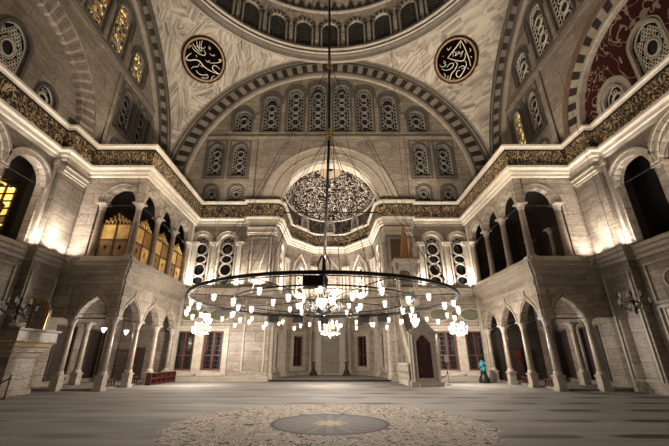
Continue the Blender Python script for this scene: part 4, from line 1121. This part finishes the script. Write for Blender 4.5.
b = MB().ribbon([(-15.5, 3.1), (-15.45, 4.15), (-15.65, 4.45), (-15.8, 4.68), (-15.95, 4.82), (-16.2, 4.68), (-16.4, 4.45)], .06, -.05, .0).ribbon([(-16.3, 3.2), (-16.25, 4.2), (-15.9, 4.5), (-15.6, 4.2), (-15.55, 3.2)], .04, -.04, .0).xf(F); b.build('gilt_border', 'gold', bk)
bo = thing('paper_roll', (-15.15, 17.25, 3.08), 'white roll lying on the ledge of the stone preaching chair', 'paper roll')
MB().tube([(-15.5, 17.25, 3.2), (-14.85, 17.25, 3.2)], .11, 12).build('roll', 'paper', bo)
MB().tube([(-14.85, 17.25, 3.2), (-14.81, 17.25, 3.2)], .05, 8).build('core', 'black', bo)

# ------------------------------------------------------------------ small things on the floor
def rack(y0, y1, x0, x1, label, n, h=.78):
    t = thing('shoe_rack', ((x0 + x1) / 2, (y0 + y1) / 2, .02), label, 'rack', 'low wooden racks')
    MB().box(x0, x1, y0, y1, h - .05, h).box(x0, x1, y0, y1, .04, .1).build('shelf', 'redwood', t)
    MB().box(x0, x1, y0, y1, h * .5, h * .5 + .04).build('middle_shelf', 'redwood', t)
    for i in range(n + 1):
        y = y0 + (y1 - y0) * i / n; MB().box(x0, x1, y - .035, y + .035, .02, h - .05).build('upright', 'redwood', t)
    return t
rack(25.3, 29.2, -12.4, -12.05, 'low dark red open rack at the foot of the left gallery columns', 5)
def lowrail(s, y0, y1, label):
    t = thing('low_railing', (s * 13.1, (y0 + y1) / 2, .14), label, 'railing', 'low red railings between gallery columns')
    MB().box(*sorted((s * 13.15, s * 13.23)), y0, y1, .16, .2).box(*sorted((s * 13.15, s * 13.23)), y0, y1, .5, .56).build('rail', 'redwood', t)
    for i in range(7):
        y = y0 + .04 + (y1 - y0 - .08) * i / 6; MB().box(*sorted((s * 13.16, s * 13.22)), y - .03, y + .03, .14, .5).build('baluster', 'redwood', t)
lowrail(-1, 21.3, 23.05, 'low red railing between the corner column and the next one, left gallery')
lowrail(-1, 23.95, 25.75, 'low red railing between the second and third columns, left gallery')
lowrail(1, 21.3, 23.05, 'low red railing between the corner column and the next one, right gallery')
lowrail(1, 23.95, 25.75, 'low red railing between the second and third columns, right gallery')
lowrail(1, 26.65, 28.5, 'low red railing between the third and last columns, right gallery')
def cabinet(s, y, x, label):
    x = s * x; t = thing('notice_cabinet', (x, y, .14), label, 'cabinet', 'red cabinets in the aisles')
    MB().box(x - .3, x + .3, y - .45, y + .45, .15, 2.5).build('body', 'darkwood_shade', t)
    MB().box(x - .25, x + .25, y - .5, y - .45, 1.75, 2.3).build('upper_door', 'redpaint', t)
    MB().box(x - .25, x + .25, y - .5, y - .45, .25, 1.6).build('lower_door', 'curtain', t)
    MB().ball((x + .18, y - .53, 1.2), .035).build('knob', 'gold', t)
cabinet(-1, 29.0, 15.2, 'dark cabinet with a red upper door, inside the left lower arcade')
cabinet(1, 29.0, 14.6, 'dark cabinet with a red upper door, inside the right lower arcade')
tq = thing('covered_floor_stand', (11.35, 27.6, .02), 'turquoise bundle on a squat black base at the right gallery\'s far end', 'bundle')
MB().lathe([(.36, .02), (.38, .3), (.26, .5), (.2, .7), (.26, .8)], (11.35, 27.6, 0), 14).build('base', 'black', tq)
rb = random.Random(5); b = MB()
for i in range(9):
    a = rb.uniform(0, 6.28); q = rb.uniform(0, .2); b.ball((11.35 + q * cos(a), 27.6 + q * sin(a), .95 + rb.uniform(0, .4)), rb.uniform(.13, .2), 9, 6, sz=1.2)
b.build('bundle', 'teal', tq)
for s, lb in ((-1, 'left'), (1, 'right')):
    x = s * 1.62; t = thing('candlestick', (x, 36.6, .13), 'tall bronze candlestick standing %s of the prayer niche' % lb, 'candlestick', 'candlesticks beside the prayer niche')
    MB().lathe([(.42, .13), (.4, .25), (.2, .6), (.12, .8), (.16, 1.0), (.1, 1.15), (.2, 1.3), (.14, 1.4)], (x, 36.6, 0), 14).build('foot', 'iron', t)
    MB().lathe([(.12, 1.4), (.12, 4.2), (.02, 4.24)], (x, 36.6, 0), 12).build('candle', 'column', t)
sn = thing('stanchion', (8.0, 25.3, .02), 'thin metal post with a sign board and rope right of the pulpit gate', 'stanchion')
MB().lathe([(.2, .02), (.2, .05), (.03, .08), (.025, 1.9)], (8.0, 25.3, 0), 12).build('post', 'iron', sn)
MB().box(7.86, 8.14, 25.26, 25.29, 1.45, 1.9).build('sign_board', 'band', sn)
MB().tube([(8.0, 25.25, 1.0), (7.85, 25.2, .62), (7.65, 25.2, .5), (7.45, 25.22, .62)], .03, 5).build('rope', 'black', sn)
pp = thing('barrier_rope', (-15.2, 17.0, .02), 'dark rope slung between two short posts before the stone preaching chair', 'rope')
for x in (-15.9, -14.4): MB().lathe([(.14, .02), (.14, .05), (.03, .08), (.03, .95), (.05, 1.0)], (x, 16.9, 0), 10).build('post', 'iron', pp)
MB().tube([(-15.9 + 1.5 * q / 10, 16.9, .9 - .35 * sin(pi * q / 10)) for q in range(11)], .03, 5).build('rope', 'black', pp)
# tie rod across the apse
tag(MB().tube([(-4.7, 29.9, 14.6), (4.7, 29.9, 14.6)], .06, 6).build('tie_rod', 'black'), 'black iron rod spanning the apse opening below the semidome', 'rod')
PW, PF, PL, PC, PA, EXPO = .68, 1.65, 1.35, 1.25, 1.4, 1.4
# ------------------------------------------------------------------ lights, world, camera
WARM = (1, .85, .66); NEUT = (1, .895, .77)
def light(kind, name, loc, power, color=WARM, size=.2, rot=None, target=None, **k):
    d = bpy.data.lights.new(name, kind); d.energy = power; d.color = color
    if kind in ('POINT', 'SPOT'): d.shadow_soft_size = size
    for a, v in k.items(): setattr(d, a, v)
    o = bpy.data.objects.new(name, d); COL.objects.link(o); o.location = loc
    if target is not None: o.rotation_euler = (Vector(target) - Vector(loc)).to_track_quat('-Z', 'Y').to_euler()
    elif rot: o.rotation_euler = rot
    return o
# lamps of the great ring
for i in range(12):
    a = 2 * pi * (i + .5) / 12; light('POINT', 'ring_lamp_light', (CX + 4.7 * cos(a), YC + 4.7 * sin(a), CZ - .75), 75 * PW * (.05 + 1.45 * (.5 + .5 * sin(a)) ** 1.6), NEUT, .12)
# floodlights on the ring, up into the dome and arches
for x, y, tx, ty, tz, p in ((-3.5, 15.5, -13, 26.5, 30, 2600), (3.5, 15.5, 13, 26.5, 30, 2600), (0, 17.2, 0, 29, 27, 3000), (-4.3, 13.4, -16, 18, 26, 650), (4.3, 13.4, 16, 18, 26, 650), (0, 13.5, 0, 24, 42, 2500), (-3.2, 12, -12, 1, 32, 1200), (3.2, 12, 12, 1, 32, 1200)):
    light('SPOT', 'floodlight_beam', (x, y, CZ + .3), p * PF, WARM, .25, target=(tx, ty, tz), spot_size=radians(75), spot_blend=.8)
# strip lamps lying on the ledges, washing the walls upward
def strip(x, y, z, tx, ty, tz, L, p, col=NEUT):
    o = light('AREA', 'ledge_strip_light', (x, y, z), p * PL, col, target=(tx, ty, tz), shape='RECTANGLE', size=L); o.data.size_y = .12; o.data.spread = radians(150); return o
def up(x, y, tx, ty, p): light('SPOT', 'ledge_spot', (x, y, 7.5), p * PL, NEUT, .1, target=(tx, ty, 12.8), spot_size=radians(70), spot_blend=1)
for s in (-1, 1):
    strip(s * 16.35, 17.95, 7.6, s * 16.9, 18.0, 12.5, .7, 24)
    strip(s * 15.85, 19.2, 7.6, s * 16.4, 19.2, 12.5, 2.0, 32)
    strip(s * 16.3, 13.4, 7.8, s * 16.8, 13.4, 10.5, 3.0, 50)
    strip(s * 16.1, 20.05, 7.6, s * 16.1, 20.5, 10.5, .8, 14)
    strip(s * 12.1, 29.35, 7.6, s * 12.2, 29.7, 10.5, .6, 25)
    strip(s * 10.4, 29.3, 7.6, s * 10.4, 29.8, 11.5, 3.2, 22)
    strip(s * 8.1, 29.3, 7.6, s * 8.0, 29.7, 10.5, .8, 20)
    if s < 0: strip(s * 6.2, 28.95, 7.6, s * 6.2, 29.3, 10.5, 2.0, 60)
    up(s * 16.3, 18.05, s * 17, 18.1, 180); up(s * 15.8, 19.3, s * 16.5, 19.3, 330); up(s * 16.2, 13.4, s * 17, 13.4, 160)
    up(s * 10.4, 29.25, s * 10.4, 29.8, 190); up(s * 8.1, 29.25, s * 8.1, 29.8, 120); up(s * 12.1, 29.1, s * 12.2, 29.7, 160); up(s * 4.1, 32.4, s * 4.7, 32.4, 300); up(s * 2.8, 36.2, s * 3.2, 36.7, 260)
    strip(s * 4.45, 32.4, 7.55, s * 4.75, 32.4, 10.5, 4.4, 80)
    strip(s * 3.0, 36.4, 7.55, s * 3.2, 36.7, 10.5, 3.6, 80)
strip(0, 38.1, 7.55, 0, 38.5, 10.5, 3.0, 110)
for s in (-1, 1):
    # spots at cornice height, aimed at the arches above
    light('SPOT', 'cornice_light', (s * 9, 28.0, 15.75), 120 * PC, WARM, .15, target=(s * 9, 29.8, 25), spot_size=radians(140), spot_blend=1)
    light('SPOT', 'cornice_light', (s * 15.0, 21.2, 15.75), 70 * PC, WARM, .15, target=(s * 16.6, 22, 25), spot_size=radians(140), spot_blend=1)
light('SPOT', 'apse_light', (-3.2, 31.2, 15.7), 14 * PC, WARM, .2, target=(0, 36, 20), spot_size=radians(130), spot_blend=1)
light('SPOT', 'apse_light', (3.2, 31.2, 15.7), 14 * PC, WARM, .2, target=(0, 36, 20), spot_size=radians(130), spot_blend=1)
for s in (-1, 1): light('SPOT', 'soffit_fill_light', (s * 3.6, 30.9, 15.7), 60 * PC, NEUT, .12, target=(s * 1.5, 30.2, 20), spot_size=radians(80), spot_blend=.8)  # added spots to brighten the soffit, no lamp known there
# lamps in the aisles; added fill at the screens and right passage
for x, y in ((-14.3, 22.6), (-14.0, 24.6)): light('POINT', 'aisle_lamp_light', (x, y, 3.15), 14 * PA, WARM, .1)
light('POINT', 'aisle_lamp_light', (14.6, 26.5, 3.2), 8 * PA, WARM, .1)
for y in (22.2, 25, 27.6): light('POINT', 'gallery_lamp_light', (-11.6, y, 8.6), 0.1, WARM, .1)  # added fill in front of the screens, no lamp hangs here
light('POINT', 'passage_lamp_and_fill', (-18.6, 16, 12.5), 60 * PA, WARM, .2)
light('POINT', 'passage_lamp_and_fill', (18.2, 13.4, 12.8), 45 * PA, WARM, .2)  # added fill so the columns of the right passage show
for x in (-9.2, 0, 9.15): light('POINT', 'chandelier_light', (x, 25.3, 3.0), 330 * PA, NEUT, .2)
light('POINT', 'chandelier_light', (0, YC - .9, 2.9), 60 * PA, NEUT, .2)

w = bpy.data.worlds.new('night'); S.world = w; w.use_nodes = True
bg = w.node_tree.nodes['Background']; bg.inputs[0].default_value = (.5, .42, .34, 1); bg.inputs[1].default_value = .02
cd = bpy.data.cameras.new('camera'); cam = bpy.data.objects.new('camera', cd); COL.objects.link(cam); S.camera = cam
cd.sensor_fit = 'HORIZONTAL'; cd.sensor_width = 36; cd.lens = 342 / 669 * 36; cd.clip_end = 200; cd.clip_start = .1
cd.shift_x = (334.5 - 330) / 669
cam.location = (0, 0, 1.7); cam.rotation_euler = (pi / 2 + radians(21.6), 0, 0)
S.cycles.diffuse_bounces = 3
S.view_settings.view_transform = 'Standard'; S.view_settings.look = 'None'; S.view_settings.gamma = 1; S.view_settings.use_curve_mapping = False
S.view_settings.exposure = EXPO
